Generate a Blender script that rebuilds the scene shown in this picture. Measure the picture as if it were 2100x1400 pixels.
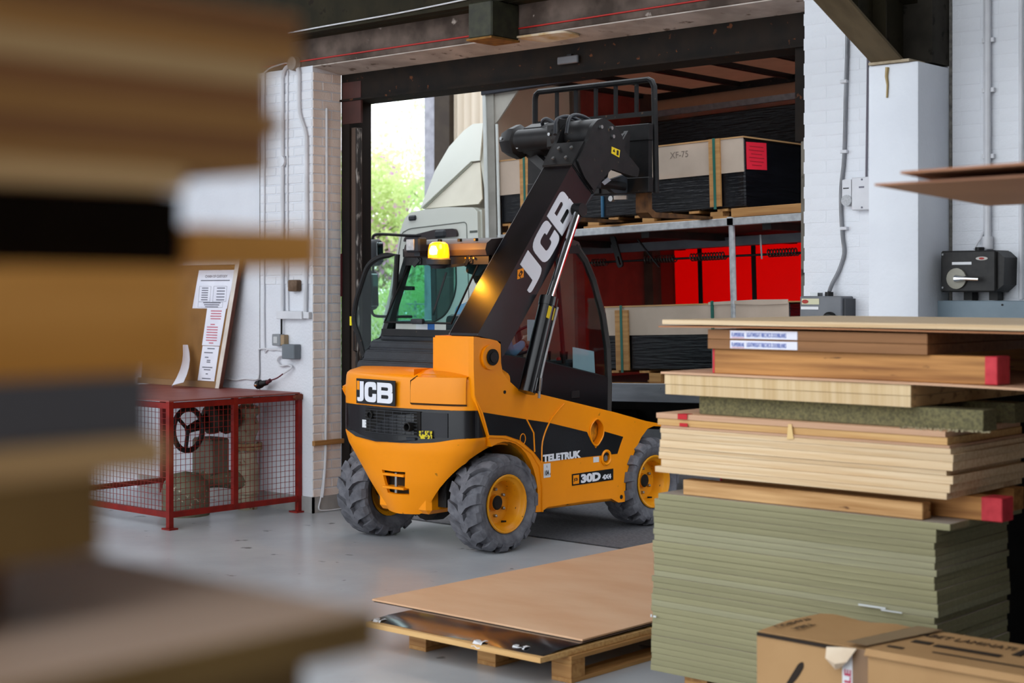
import bpy, bmesh, math, random
from mathutils import Vector, Matrix
random.seed(7)
for o in list(bpy.data.objects): bpy.data.objects.remove(o)
scene = bpy.context.scene
COL = scene.collection
R = math.radians

# ---------------------------------------------------------------- camera, sky, exposure
# x runs along the door wall, y goes out through the doorway, z is up; metres
cam_d = bpy.data.cameras.new('camera')
cam = bpy.data.objects.new('camera', cam_d); COL.objects.link(cam)
cam.location = (0, 0, 1.8); cam.rotation_euler = (R(90), 0, R(41.838))
cam_d.sensor_width = 36; cam_d.lens = 54.857; cam_d.shift_y = -0.05
cam_d.clip_start = .05; cam_d.clip_end = 300
cam_d.dof.use_dof = True; cam_d.dof.focus_distance = 10.6; cam_d.dof.aperture_fstop = 2.8
scene.camera = cam
scene.cycles.transparent_max_bounces = 24
w = bpy.data.worlds.new('world'); scene.world = w; w.use_nodes = True
bg = w.node_tree.nodes['Background']
bg.inputs[0].default_value = (.90, .95, 1.0, 1); bg.inputs[1].default_value = 1.75
vs = scene.view_settings
vs.view_transform = 'Standard'; vs.look = 'None'; vs.gamma = 1; vs.use_curve_mapping = False
vs.exposure = 0.72

# ---------------------------------------------------------------- materials
def lin(c):
    if isinstance(c, str):
        c = [int(c[i:i+2], 16)/255 for i in (0, 2, 4)]
    return tuple((v/12.92 if v <= .04045 else ((v+.055)/1.055)**2.4) for v in c) + (1,)
MATS = {}
def mat(key, c1, c2=None, rough=.6, metal=0, scale=(6, 6, 6), detail=4, bump=0, bscale=None, lo=.35, hi=.65, c3=None, spots=None, coat=0, emit=None, trans=None, spec=None, rnd=0):
    if key in MATS: return MATS[key]
    m = bpy.data.materials.new(key); MATS[key] = m; m.use_nodes = True
    nt = m.node_tree; N = nt.nodes; L = nt.links
    b = N['Principled BSDF']
    b.inputs['Roughness'].default_value = rough; b.inputs['Metallic'].default_value = metal
    if coat: b.inputs['Coat Weight'].default_value = coat; b.inputs['Coat Roughness'].default_value = .12
    spec = .3 if spec is None else spec
    if True: b.inputs['Specular IOR Level'].default_value = spec
    b.inputs['Base Color'].default_value = lin(c1)
    tc = N.new('ShaderNodeTexCoord')
    def noise(s, d=detail):
        mp = N.new('ShaderNodeMapping'); mp.inputs['Scale'].default_value = s if not isinstance(s, (int, float)) else (s, s, s)
        L.new(tc.outputs['Object'], mp.inputs['Vector'])
        n = N.new('ShaderNodeTexNoise'); n.inputs['Scale'].default_value = 1; n.inputs['Detail'].default_value = d
        L.new(mp.outputs[0], n.inputs['Vector']); return n
    col = None
    if c2:
        n = noise(scale)
        r = N.new('ShaderNodeValToRGB'); r.color_ramp.elements[0].position = lo; r.color_ramp.elements[1].position = hi
        r.color_ramp.elements[0].color = lin(c1); r.color_ramp.elements[1].color = lin(c2)
        L.new(n.outputs['Fac'], r.inputs[0]); col = r.outputs[0]
        if spots:   # (colour, scale, threshold)
            n2 = noise(spots[1], 6)
            r2 = N.new('ShaderNodeValToRGB'); r2.color_ramp.elements[0].position = spots[2]; r2.color_ramp.elements[1].position = spots[2]+.05
            r2.color_ramp.elements[0].color = (0, 0, 0, 1); r2.color_ramp.elements[1].color = (1, 1, 1, 1)
            L.new(n2.outputs['Fac'], r2.inputs[0])
            mx = N.new('ShaderNodeMix'); mx.data_type = 'RGBA'
            L.new(r2.outputs[0], mx.inputs[0]); L.new(col, mx.inputs[6]); mx.inputs[7].default_value = lin(spots[0]); col = mx.outputs[2]
        if rnd:     # every piece a little lighter or darker than the next
            oi = N.new('ShaderNodeObjectInfo'); mr = N.new('ShaderNodeMapRange'); mr.inputs[3].default_value = 1-rnd; mr.inputs[4].default_value = 1+rnd*.6
            L.new(oi.outputs['Random'], mr.inputs[0]); hs = N.new('ShaderNodeHueSaturation'); L.new(mr.outputs[0], hs.inputs['Value']); L.new(col, hs.inputs['Color']); col = hs.outputs[0]
        L.new(col, b.inputs['Base Color'])
    if bump:
        n = noise(bscale or scale, 5)
        bp = N.new('ShaderNodeBump'); bp.inputs['Strength'].default_value = bump; bp.inputs['Distance'].default_value = .01
        L.new(n.outputs['Fac'], bp.inputs['Height']); L.new(bp.outputs[0], b.inputs['Normal'])
    if emit:
        b.inputs['Emission Color'].default_value = lin(emit[0]); b.inputs['Emission Strength'].default_value = emit[1]
    if trans:   # translucent cloth: mix in a Translucent BSDF
        out = N['Material Output']; t = N.new('ShaderNodeBsdfTranslucent'); t.inputs[0].default_value = lin(trans[0])
        ms = N.new('ShaderNodeMixShader'); ms.inputs[0].default_value = trans[1]
        L.new(b.outputs[0], ms.inputs[1]); L.new(t.outputs[0], ms.inputs[2]); L.new(ms.outputs[0], out.inputs[0])
    return m
def glass(key, tint, refl=.06):
    if key in MATS: return MATS[key]
    m = bpy.data.materials.new(key); MATS[key] = m; m.use_nodes = True
    nt = m.node_tree; N = nt.nodes; L = nt.links
    N.remove(N['Principled BSDF'])
    t = N.new('ShaderNodeBsdfTransparent'); t.inputs[0].default_value = lin(tint)
    g = N.new('ShaderNodeBsdfGlossy'); g.inputs[1].default_value = .04
    lw = N.new('ShaderNodeLayerWeight'); lw.inputs[0].default_value = .5
    pw_ = N.new('ShaderNodeMath'); pw_.operation = 'POWER'; pw_.inputs[1].default_value = 4; L.new(lw.outputs['Facing'], pw_.inputs[0])
    f = N.new('ShaderNodeMath'); f.operation = 'MULTIPLY_ADD'; f.inputs[1].default_value = .7; f.inputs[2].default_value = refl*.6; L.new(pw_.outputs[0], f.inputs[0])
    ms = N.new('ShaderNodeMixShader')
    L.new(f.outputs[0], ms.inputs[0]); L.new(t.outputs[0], ms.inputs[1]); L.new(g.outputs[0], ms.inputs[2])
    L.new(ms.outputs[0], N['Material Output'].inputs[0]); return m

YEL = mat('yellow_paint', 'F89400', 'F29000', rough=.36, coat=.12, spec=.25, scale=(3, 3, 3), spots=('6B4A16', (9, 9, 14), .70))
YELW = mat('yellow_rim_paint', 'E79A12', 'D98C10', rough=.4, scale=(8, 8, 8), spots=('4A3518', (30, 30, 30), .68))
BLKP = mat('black_gloss_paint', '09090b', '131316', rough=.25, coat=.3, scale=(4, 4, 4))
BLKB = mat('black_boom_paint', '08080B', '121117', rough=.33, scale=(5, 5, 5), coat=.12)
BLKM = mat('black_steel', '0c0c0e', '181617', rough=.5, spec=.3, scale=(12, 12, 12), spots=('5a4a3a', (25, 25, 25), .68))
BLKPL = mat('black_plastic', '24262B', '2C2F35', rough=.55, scale=(9, 9, 9), bump=.15, bscale=120)
RUB = mat('tyre_rubber', '54545A', '707076', rough=.85, scale=(14, 14, 14), bump=.3, bscale=60)
DARK = mat('dark_underbody', '0E0D0D', '1b1815', rough=.7, scale=(8, 8, 8))
CHR = mat('chrome', 'D8DADC', rough=.12, metal=1)
STEEL = mat('bare_steel', '8d8f90', 'a3a5a6', rough=.38, metal=.9, scale=(15, 15, 15))
GALV = mat('galvanised', '9b9da0', 'b4b6b8', rough=.45, metal=.6, scale=(20, 20, 20))
WHT = mat('letter_white', 'E2E3EA', rough=.4)
TGLASS = glass('tinted_glass', 'D6EFED')
CGLASS = glass('clear_glass', 'E4F2F0')
AMB = mat('amber_lens', 'FF8A00', rough=.2, emit=('FF8A10', 1.3))
AMBC = mat('amber_lamp', 'FFD060', rough=.3, emit=('FFC850', 14))
STKY = mat('sticker_yellow', 'E8C81E', 'D8B81A', rough=.5)
STKW = mat('sticker_white', 'D9DADD', rough=.5)
STKB = mat('sticker_black', '111111', rough=.5)
REDP = mat('red_cage_paint', '851A12', '70150f', rough=.45, scale=(10, 10, 10), spots=('B7A79A', (60, 60, 60), .74))
WALLW = mat('white_painted_wall', 'D6D8DE', 'CDCFD6', rough=.7, scale=(2, 2, 2), bump=.5, bscale=(45, 45, 45), spots=('8f8c88', (22, 22, 22), .745))
WALLB = mat('white_painted_brick', 'DADBE0', 'D4D4D8', rnd=.03, rough=.65, scale=(3, 3, 3), bump=.4, bscale=(60, 60, 60), spots=('77716c', (40, 40, 40), .765))
BEIGEB = mat('cream_painted_brick', 'EADFD8', 'E0D2C9', rnd=.04, rough=.7, scale=(2.5, 2.5, 2.5), bump=.4, bscale=(60, 60, 60), spots=('6e6660', (40, 40, 40), .77))
CONC = mat('concrete_floor', 'B9BCC0', 'A9ACB0', rough=.26, scale=(1.2, 1.2, 1.2), detail=8, bump=.06, bscale=(18, 18, 18), spots=('7d7f83', (5, 5, 5), .66))
CONCB = mat('concrete_beam', '64564E', '3f352f', spec=.15, rough=.85, scale=(5, 5, 5), bump=.6, bscale=(14, 14, 14), spots=('A79B92', (7, 7, 7), .68))
TAR = mat('tarmac', '55555A', '6a6a6e', rough=.85, scale=(40, 40, 40), bump=.6, bscale=(90, 90, 90))
OLIVE = mat('olive_steel', '221F15', '2c271a', rough=.8, spec=.15, scale=(6, 6, 6), spots=('201a12', (12, 12, 12), .62))
RUSTB = mat('rusty_dark_steel', '171412', '211a15', rough=.8, spec=.15, scale=(7, 7, 7), spots=('5a3520', (16, 16, 16), .66))
FASC = mat('tan_fascia', '6E5F4C', '5E5040', rough=.7, scale=(4, 12, 12), bump=.2)
def wood(key, c1, c2, ax=0, rough=.6, fine=34, lo=.3, hi=.7, spots=None, rnd=.12):
    s = [fine]*3; s[ax] = 1.6
    return mat(key, c1, c2, rough=rough, scale=tuple(s), detail=5, lo=lo, hi=hi, bump=.12, bscale=tuple(v*2 for v in s), spots=spots, rnd=rnd)
PALW = wood('pallet_wood', 'B98D56', '96683A', 0)
PALWY = wood('pallet_wood_y', 'B98D56', '96683A', 1)
PINE = wood('pine_timber', 'D6AA74', '9C6C38', 0, lo=.35, hi=.75, spots=('5a3516', (6, 26, 26), .67))
PINED = wood('brown_pine', 'BC854A', '75451c', 0, lo=.35, hi=.75, spots=('3f230f', (5, 24, 24), .67))
PLY = wood('plywood_edge', 'E4CDAA', 'C9A67A', 0, fine=60)
PLY2 = wood('plywood_edge_tan', 'DDB478', 'C09058', 0, fine=60)
PLYR = wood('plywood_edge_pinkish', 'CBA383', 'B98F70', 0, fine=60)
MDFG = wood('green_board', '95906E', '837e5f', 0, fine=50, rough=.75, rnd=.10)
MDFG2 = wood('green_board_pale', '9C9878', '88846a', 0, fine=50, rough=.75, rnd=.06)
MDFT = mat('green_board_face', 'A79C90', '988E82', rough=.7, scale=(3, 3, 3))
HARD = mat('brown_board', 'A9714A', '9C6640', rough=.55, scale=(2, 2, 2))
TANB = mat('tan_board', 'DDB490', 'D3A47E', rough=.55, scale=(1.5, 4, 2), detail=6)
CARD = mat('cardboard', 'B08A5E', 'A57F54', rough=.75, scale=(3, 3, 3))
CARDG = mat('grey_cardboard', 'B8A798', 'AB9B8C', rough=.8, scale=(3, 3, 3))
FILM = mat('black_film', '06070b', '0e0f14', rough=.22, scale=(3, 3, 30), bump=1.0, bscale=(4, 4, 55))
GSTRAP = mat('green_strap', '1E5A4E', '245f54', rough=.4)
BSTRAP = mat('blue_strap', '2a5674', '2f6080', rough=.4)
CABW = mat('cab_white', 'D4D7CF', 'CED2C9', rough=.28, coat=.4, scale=(2, 2, 2))
CABG = mat('cab_grey_plastic', '3a3d40', '2f3134', rough=.5, scale=(6, 6, 6))
PAPER = mat('paper', 'E4E4EE', 'DADAE6', rough=.8)
INKR = mat('red_ink', 'C06A7A', rough=.8)
INKK = mat('grey_ink', '70707C', rough=.8)
INKB = mat('blue_ink', '2A56B0', rough=.6)
PIPEW = mat('white_conduit', 'D2D3D8', 'C6C7CC', rough=.5)
PIPEB = mat('cream_pipe', 'A8A28C', '8A846E', rough=.6, scale=(9, 9, 9), spots=('6b4a32', (18, 18, 18), .66))

# ---------------------------------------------------------------- geometry helpers
class G:
    """collects geometry for ONE mesh"""
    def __init__(s): s.bm = bmesh.new()
    def _add(s, verts, faces):
        vs_ = [s.bm.verts.new(v) for v in verts]
        for f in faces:
            try: s.bm.faces.new([vs_[i] for i in f])
            except ValueError: pass
        return vs_
    def box(s, x0, x1, y0, y1, z0, z1, b=0, seg=1, M=None):
        if b:
            t = bmesh.new(); bmesh.ops.create_cube(t, size=1)
            for v in t.verts: v.co = Vector(((x0+x1)/2+v.co.x*(x1-x0), (y0+y1)/2+v.co.y*(y1-y0), (z0+z1)/2+v.co.z*(z1-z0)))
            bmesh.ops.bevel(t, geom=t.edges[:], offset=b, segments=seg, affect='EDGES', profile=.5)
            t.verts.index_update()
            vv = [v.co.copy() for v in t.verts]; ff = [[v.index for v in f.verts] for f in t.faces]; t.free()
        else:
            vv = [Vector(p) for p in ((x0,y0,z0),(x1,y0,z0),(x1,y1,z0),(x0,y1,z0),(x0,y0,z1),(x1,y0,z1),(x1,y1,z1),(x0,y1,z1))]
            ff = [(0,3,2,1),(4,5,6,7),(0,1,5,4),(1,2,6,5),(2,3,7,6),(3,0,4,7)]
        if M: vv = [M @ v for v in vv]
        s._add(vv, ff); return s
    def prism(s, poly, ax, a, b):
        """poly in the two other axes (in x,y,z order), extruded along ax from a to b"""
        n = len(poly)
        def mk(p, t):
            return {'x': (t, p[0], p[1]), 'y': (p[0], t, p[1]), 'z': (p[0], p[1], t)}[ax]
        s._add([mk(p, a) for p in poly]+[mk(p, b) for p in poly],
               [tuple(range(n))[::-1], tuple(range(n, 2*n))]+[(i, (i+1) % n, n+(i+1) % n, n+i) for i in range(n)])
        return s
    def tube(s, pts, r, n=8, closed=False, cap=True):
        pts = [Vector(p) for p in pts]; rings = []; m = len(pts)
        up = None
        for i, p in enumerate(pts):
            if closed: d = (pts[(i+1) % m]-pts[i-1])
            else: d = (pts[min(i+1, m-1)]-pts[max(i-1, 0)])
            d.normalize()
            if up is None: up = Vector((0, 0, 1)) if abs(d.z) < .9 else Vector((1, 0, 0))
            a = d.cross(up)
            if a.length < 1e-5: a = d.cross(Vector((0, 1, 0)))
            a.normalize(); up = a.cross(d).normalized(); b = up
            rr = r[i] if isinstance(r, (list, tuple)) else r
            rings.append([p+a*(rr*math.cos(2*math.pi*k/n+math.pi/n))+b*(rr*math.sin(2*math.pi*k/n+math.pi/n)) for k in range(n)])
        V = [v for rg in rings for v in rg]; F = []
        for i in range(m if closed else m-1):
            j = (i+1) % m
            for k in range(n): F.append((i*n+k, i*n+(k+1) % n, j*n+(k+1) % n, j*n+k))
        if cap and not closed: F += [tuple(range(n))[::-1], tuple(range((m-1)*n, m*n))]
        s._add(V, F); return s
    def bar(s, p0, p1, wd, hg, up=(0, 0, 1)):
        p0, p1 = Vector(p0), Vector(p1); d = (p1-p0).normalized(); a = d.cross(Vector(up)).normalized(); b = a.cross(d)
        V = [p+a*(sx*wd/2)+b*(sz*hg/2) for p in (p0, p1) for sx, sz in ((-1,-1),(1,-1),(1,1),(-1,1))]
        s._add(V, [(3,2,1,0),(4,5,6,7),(0,1,5,4),(1,2,6,5),(2,3,7,6),(3,0,4,7)]); return s
    def lathe(s, prof, o, ax='z', n=24, cap=False):
        """prof [(radius, height)] about axis ax through o"""
        V = []; F = []; m = len(prof)
        for r, h in prof:
            for k in range(n):
                c, q = r*math.cos(2*math.pi*k/n), r*math.sin(2*math.pi*k/n)
                p = {'z': (c, q, h), 'x': (h, c, q), 'y': (q, h, c)}[ax]
                V.append((o[0]+p[0], o[1]+p[1], o[2]+p[2]))
        for i in range(m-1):
            for k in range(n): F.append((i*n+k, i*n+(k+1) % n, (i+1)*n+(k+1) % n, (i+1)*n+k))
        if cap: F += [tuple(range(n))[::-1], tuple(range((m-1)*n, m*n))]
        s._add(V, F); return s
    def grid(s, rows, flip=False):
        m, n = len(rows), len(rows[0]); F = []
        for i in range(m-1):
            for j in range(n-1):
                if rows[i][j] is None or rows[i][j+1] is None or rows[i+1][j] is None or rows[i+1][j+1] is None: continue
                f = (i*n+j, i*n+j+1, (i+1)*n+j+1, (i+1)*n+j); F.append(f[::-1] if flip else f)
        s._add([(p or (0, 0, 0)) for r in rows for p in r], F); return s
    def solid(s, t):
        bmesh.ops.remove_doubles(s.bm, verts=s.bm.verts[:], dist=1e-5)
        bmesh.ops.recalc_face_normals(s.bm, faces=s.bm.faces[:])
        bmesh.ops.solidify(s.bm, geom=s.bm.faces[:], thickness=t); return s
    def flat(s, loops, mapf, th=.01):
        """filled 2-D outline(s) (holes allowed) with thickness th, placed by mapf(u, v, w)"""
        cu = bpy.data.curves.new('t', 'CURVE'); cu.dimensions = '2D'; cu.fill_mode = 'BOTH'; cu.extrude = th/2
        for lp in loops:
            sp = cu.splines.new('POLY'); sp.points.add(len(lp)-1); sp.use_cyclic_u = True
            for p, q in zip(sp.points, lp): p.co = (q[0], q[1], 0, 1)
        s._curve(cu, mapf, th); return s
    def _curve(s, cu, mapf, th):
        ob = bpy.data.objects.new('t', cu); me = bpy.data.meshes.new_from_object(ob)
        s._add([mapf(v.co.x, v.co.y, v.co.z+th/2) for v in me.vertices], [tuple(p.vertices) for p in me.polygons])
        bpy.data.objects.remove(ob); bpy.data.curves.remove(cu); bpy.data.meshes.remove(me)
    def text(s, body, size, mapf, th=.002, bold=.0, sx=1.0, align='LEFT'):
        cu = bpy.data.curves.new('t', 'FONT'); cu.body = body; cu.size = size; cu.extrude = th/2; cu.offset = bold; cu.align_x = align; cu.resolution_u = 3
        s._curve(cu, lambda u, v, q: mapf(u*sx, v, q), th); return s
def mesh_of(g, name, m, smooth=35):
    me = bpy.data.meshes.new(name)
    bmesh.ops.recalc_face_normals(g.bm, faces=g.bm.faces[:])
    g.bm.to_mesh(me); g.bm.free()
    if m: me.materials.append(m)
    if smooth:
        me.polygons.foreach_set('use_smooth', [True]*len(me.polygons)); me.set_sharp_from_angle(angle=R(smooth))
    return me
ORG = {}
def org(o): return ORG.get(o.name, Vector((0, 0, 0)))
def tag(o, label=None, cat=None, group=None, kind=None):
    if label: o['label'] = label
    if cat: o['category'] = cat
    if group: o['group'] = group
    if kind: o['kind'] = kind
    return o
def thing(name, label, cat, loc=(0, 0, 0), group=None, rot=None, local=False):
    """an Empty at the thing's base; parts are given in world metres (or in its own frame when local)"""
    o = bpy.data.objects.new(name, None); COL.objects.link(o); o.location = loc; o.empty_display_size = .1
    if rot: o.rotation_euler = rot
    ORG[o.name] = Vector((0, 0, 0)) if local else Vector(loc)
    return tag(o, label, cat, group)
def part(name, g, m, parent=None, smooth=35, label=None, kind=None, at=None):
    """ONE mesh object; world-space geometry; the origin moves to the parent's origin (or to at)"""
    base = org(parent) if parent else Vector((0, 0, 0))
    o0 = Vector(at) if at else base
    if isinstance(g, G):
        if o0.length: bmesh.ops.translate(g.bm, verts=g.bm.verts[:], vec=-o0)
        me = mesh_of(g, name, m, smooth)
    else: me = g
    o = bpy.data.objects.new(name, me); COL.objects.link(o)
    if parent: o.parent = parent
    o.location = o0-base; ORG[o.name] = o0
    if label: o['label'] = label
    if kind: o['kind'] = kind
    return o
def solo(name, g, m, label, cat, at=None, group=None, smooth=35):
    return tag(part(name, g, m, None, smooth, at=at), label, cat, group)
def struct(name, g, m, parent=None, label=None):
    o = part(name, g, m, parent, label=label)
    if not parent: o['kind'] = 'structure'
    return o
def copy_to(src, parent, loc, rot=None):
    """a piece that shares its mesh; loc is the world position of its origin"""
    o = src.copy(); COL.objects.link(o); o.parent = parent
    o.location = Vector(loc)-org(parent); ORG[o.name] = Vector(loc)
    if rot: o.rotation_euler = rot
    return o
def fillet(pts, seg=5):
    """polygon corners (x, y, radius) -> rounded outline"""
    out = []; n = len(pts)
    for i in range(n):
        p = Vector(pts[i][:2]); r = pts[i][2] if len(pts[i]) > 2 else 0
        if r <= 0: out.append(tuple(p)); continue
        a = (Vector(pts[i-1][:2])-p); b = (Vector(pts[(i+1) % n][:2])-p)
        la, lb = a.length, b.length; a.normalize(); b.normalize()
        r_ = min(r, la*.49, lb*.49)
        p0, p2 = p+a*r_, p+b*r_
        for k in range(seg+1):
            t = k/seg; out.append(tuple(p0*(1-t)**2+p*(2*t*(1-t))+p2*t*t))
    return out
def circle(cx, cy, r, n=20, ry=None): return [(cx+r*math.cos(2*math.pi*k/n), cy+(ry or r)*math.sin(2*math.pi*k/n)) for k in range(n)]
def smooth_path(pts, n=8):
    P_ = [Vector(p) for p in pts]; out = []
    for i in range(len(P_)-1):
        p0, p1, p2, p3 = P_[max(i-1, 0)], P_[i], P_[i+1], P_[min(i+2, len(P_)-1)]
        for k in range(n):
            t = k/n
            out.append(.5*((2*p1)+(p2-p0)*t+(2*p0-5*p1+4*p2-p3)*t*t+(3*p1-p0-3*p2+p3)*t**3))
    out.append(P_[-1]); return out
side = lambda x: (lambda u, v, w: (x+w, u, v))      # lies on a face that looks to +x
rear = lambda y: (lambda u, v, w: (u, y-w, v))      # lies on a face that looks to -y
topf = lambda z: (lambda u, v, w: (u, v, z+w))
# heavy block capitals, unit height
def glyph(ch):
    if ch == 'J': return [fillet([(0,0,.3),(.41,0,.32),(.41,1),(.17,1),(.17,.2,.05),(.12,.2,.0),(0,.2)])], .41
    if ch == 'C': return [fillet([(.0,0,.32),(.74,0,.3),(.74,.42),(.5,.42),(.5,.25,.1),(.24,.25,.12),(.24,.75,.12),(.5,.75,.1),(.5,.62),(.74,.62),(.74,1,.3),(0,1,.32)])], .74
    if ch == 'B': return [fillet([(0,0),(.96,0,.3),(.96,.53,.16),(.86,.53,.0),(.94,.56,.12),(.94,1,.3),(0,1)]), fillet([(.25,.22),(.25,.4),(.7,.4,.09),(.7,.22,.09)]), fillet([(.25,.62),(.25,.78),(.68,.78,.09),(.68,.62,.09)])], .96
def lettering(g, h, sx, mapf, th=.004, gap=.06):
    u = 0
    for ch in 'JCB':
        lps, wd = glyph(ch)
        g.flat([[(u+p[0]*h*sx, p[1]*h) for p in lp] for lp in lps], mapf, th); u += (wd+gap)*h*sx
    return u
# ================================================================ the setting
struct('floor', G().box(-17, 3, -7, 8.59, -.12, 0), CONC)
struct('yard_ground', G().box(-70, 25, 8.66, 70, -.12, -.004), TAR)
struct('trim_1', G().box(-9.6, -5.04, 8.59, 8.66, -.12, -.01), mat('drain_strip', '3a3a3c', '2c2c2e', rough=.6, metal=.3))
wl = struct('wall_back_left', G().box(-15, -9.604, 8.314, 8.62, 0, 3.62), WALLW)
WBR = mat('white_brick_thick_paint', 'DDE0E6', 'D6D9DF', rough=.6, scale=(3, 3, 3), bump=.4, bscale=50, spots=('6f7076', (35, 35, 35), .775))
wr = struct('wall_back_right', G().box(-5.036, 1.3, 8.3095, 8.62, 0, 4.3), WBR)
struct('wall_right_shade', G().box(1.3, 1.5, -7, 8.62, 0, 5.6), mat('dim_brick', '6b645e', '5b554f', rough=.85, scale=(3, 3, 3)))  # unseen wall, added to keep light off the +x faces
struct('wall_left', G().box(-15.2, -15, -2, 8.62, 0, 4.3), WALLW)
g = G(); g.box(-15, 1.3, 8.2, 8.62, 3.83, 4.4); struct('wall_back_top', g, OLIVE)
struct('ceiling', G().prism([(8.62, 4.35), (8.62, 4.43), (1.5, 7.45), (1.5, 7.37)], 'x', -15, 1.3), mat('roof_sheet', '3c3833', '302c28', rough=.8))
# bricks: pier face and door reveal, painted
b0 = part('brick', mesh_of(G().box(-.1075, .1075, -.006, .006, -.0325, .0325, b=.004), 'brick', WALLB), None, wl, at=(-9.7, 8.316, 3.5))
def brick_row(parent, proto, x0, x1, y, z, k, rng):
    off = 0 if k % 2 == 0 else -.1125; x = x1+off if k % 2 == 0 else x1-.0
    out = []; x = x1
    L0 = .1075 if k % 2 else .215
    while x > x0+.05:
        wd = L0 if x == x1 else .215
        wd = min(wd, x-x0)
        o = copy_to(proto, parent, (x-wd/2, y+rng.uniform(-.0006, .0006), z)); o.scale.x = wd/.215; out.append(o); x -= wd+.01
    return out
rg = random.Random(3)
for k in range(23):
    z = 3.53-k*.075
    brick_row(wl, b0, -10.26, -9.612, 8.316, z, k, rg)
bpy.data.objects.remove(b0)
rb = part('brick', mesh_of(G().box(-.006, .006, -.1075, .1075, -.0325, .0325, b=.004), 'brick', BEIGEB), None, wl, at=(-9.606, 8.4, 3.5))
for k in range(47):
    z = 3.53-k*.075
    if k % 2: segs = [(8.317, 8.41), (8.42, 8.617)]
    else: segs = [(8.317, 8.51), (8.52, 8.617)]
    for a, b in segs:
        o = copy_to(rb, wl, (-9.606+rg.uniform(-.0015, .0015), (a+b)/2, z)); o.scale.y = (b-a)/.215
bpy.data.objects.remove(rb)
b1 = part('brick', mesh_of(G().box(-.1105, .1105, -.003, .003, -.0358, .0358, b=.0016), 'brick', WBR), None, wr, at=(-4.6, 8.31, 3))
for k in range(29):
    z = 3.68-k*.0755
    brick_row(wr, b1, -5.04, -4.32, 8.3112, z, k, rg)
    brick_row(wr, b1, -4.1, -3.45, 8.3112, z, k+1, rg)
bpy.data.objects.remove(b1)
struct('baseboard_left', G().box(-12, -9.597, 8.306, 8.33, 0, .13).box(-9.605, -9.597, 8.306, 8.62, 0, .13), mat('grey_plinth', '9b9a98', '8a8987', rough=.8))
# pier on the right with the rafter on top of it
struct('trim_2', G().box(-4.393, -4.083, 7.93, 8.31, 0, 3.07, b=.012, seg=2), mat('white_pier', 'DFE3EA', 'D6DAE2', rough=.6, scale=(2, 2, 2), bump=.3, bscale=40, spots=('55524e', (26, 26, 26), .785)), label='white rendered pier beside the doorway')
rf = struct('trim_3', G(), OLIVE, label='steel rafter rising from the white pier')
sl = .43
def raf(x0, x1, zo0, zo1): return G().prism([(8.2, 3.075+zo0-.27*sl), (8.2, 3.075+zo1-.27*sl), (3.5, 3.075+zo1+4.43*sl), (3.5, 3.075+zo0+4.43*sl)], 'x', x0, x1)
part('flange', raf(-4.365, -4.175, .0, .018), mat('rafter_flange', '6A5C45', '584c38', rough=.8, spec=.2, scale=(10, 3, 3)), rf)
part('web', raf(-4.276, -4.264, .018, .42), OLIVE, rf)
part('flange', raf(-4.365, -4.175, .42, .44), OLIVE, rf)
for yy in (7.75, 7.45):
    z0 = 3.09+(7.93-yy)*sl
    part('stiffener', G().box(-4.264, -4.185, yy, yy+.012, z0, z0+.4), OLIVE, rf)
part('bearing_plate', G().box(-4.38, -4.13, 7.91, 8.3, 3.07, 3.085), mat('chipped_plaster', 'B5A68E', '9c8d76', rough=.9, scale=(20, 20, 20)), rf)
part('end_plate', G().box(-4.39, -4.085, 8.1, 8.31, 3.08, 4.2), mat('grubby_dark_paint', '37332c', '24211c', rough=.8, spec=.15, scale=(4, 4, 4), spots=('17140f', (10, 10, 10), .6)), rf)
# lintel: concrete beam, rusty steel under it, wall plate above
cb = struct('trim_4', G().prism([(8.31, 3.83), (8.31, 3.618), (8.318, 3.61), (8.62, 3.572), (8.62, 3.83)], 'x', -15, -4.4), CONCB, label='concrete lintel beam above the doorway')
part('soffit', G().prism([(8.315, 3.604), (8.315, 3.612), (8.618, 3.574), (8.618, 3.566)], 'x', -9.61, -4.4), mat('flaky_soffit', 'B9AEA6', '9a8f87', rough=.9, scale=(4, 4, 4), spots=('6a5c52', (9, 9, 9), .62)), cb)
part('red_cable', G().tube([(-12, 8.303, 3.655), (-9.6, 8.303, 3.66), (-7.6, 8.303, 3.66), (-5.05, 8.303, 3.672)], .006, 6), mat('red_pvc', 'A8201C', rough=.5), cb)
part('soffit_patch', G().flat([fillet([(-7.4, 8.28, .04), (-6.95, 8.30, .05), (-6.9, 8.45, .06), (-7.25, 8.48, .05)])], (lambda u, v, w: (u, v, 3.588-(v-8.31)*.12+w)), .014), mat('pale_plaster', 'B79A6E', 'D0C4B2', rough=.9, scale=(8, 8, 8)), cb)
struct('trim_5', G().box(-9.6, -5.04, 8.62, 8.86, 3.36, 3.58).box(-9.6, -5.04, 8.60, 8.88, 3.345, 3.362), RUSTB, label='rusty dark steel lintel over the doorway')
struct('trim_6', G().box(-15, -4.4, 8.12, 8.21, 3.835, 4.3), OLIVE, label='dark olive steel wall plate at the top')
g = G().tube(smooth_path([(-10.05, 8.1, 3.86), (-9.9, 8.105, 3.855), (-9.2, 8.105, 3.862), (-8.4, 8.105, 3.866), (-7.6, 8.105, 3.885), (-6.9, 8.105, 3.9)], 4), .006, 6)
solo('cable', g, PIPEW, 'thin pale cable running along the dark steel beam above doorway', 'cable')
st = thing('beam_stub', 'short dark steel beam stub projecting above the doorway', 'beam', (-7.42, 8.1, 3.55))
part('body', G().box(-7.6, -7.37, 8.02, 8.31, 3.575, 3.83, b=.01), mat('olive_stub', '3a3a2a', '2a2a20', rough=.6, scale=(12, 12, 12)), st)
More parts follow.
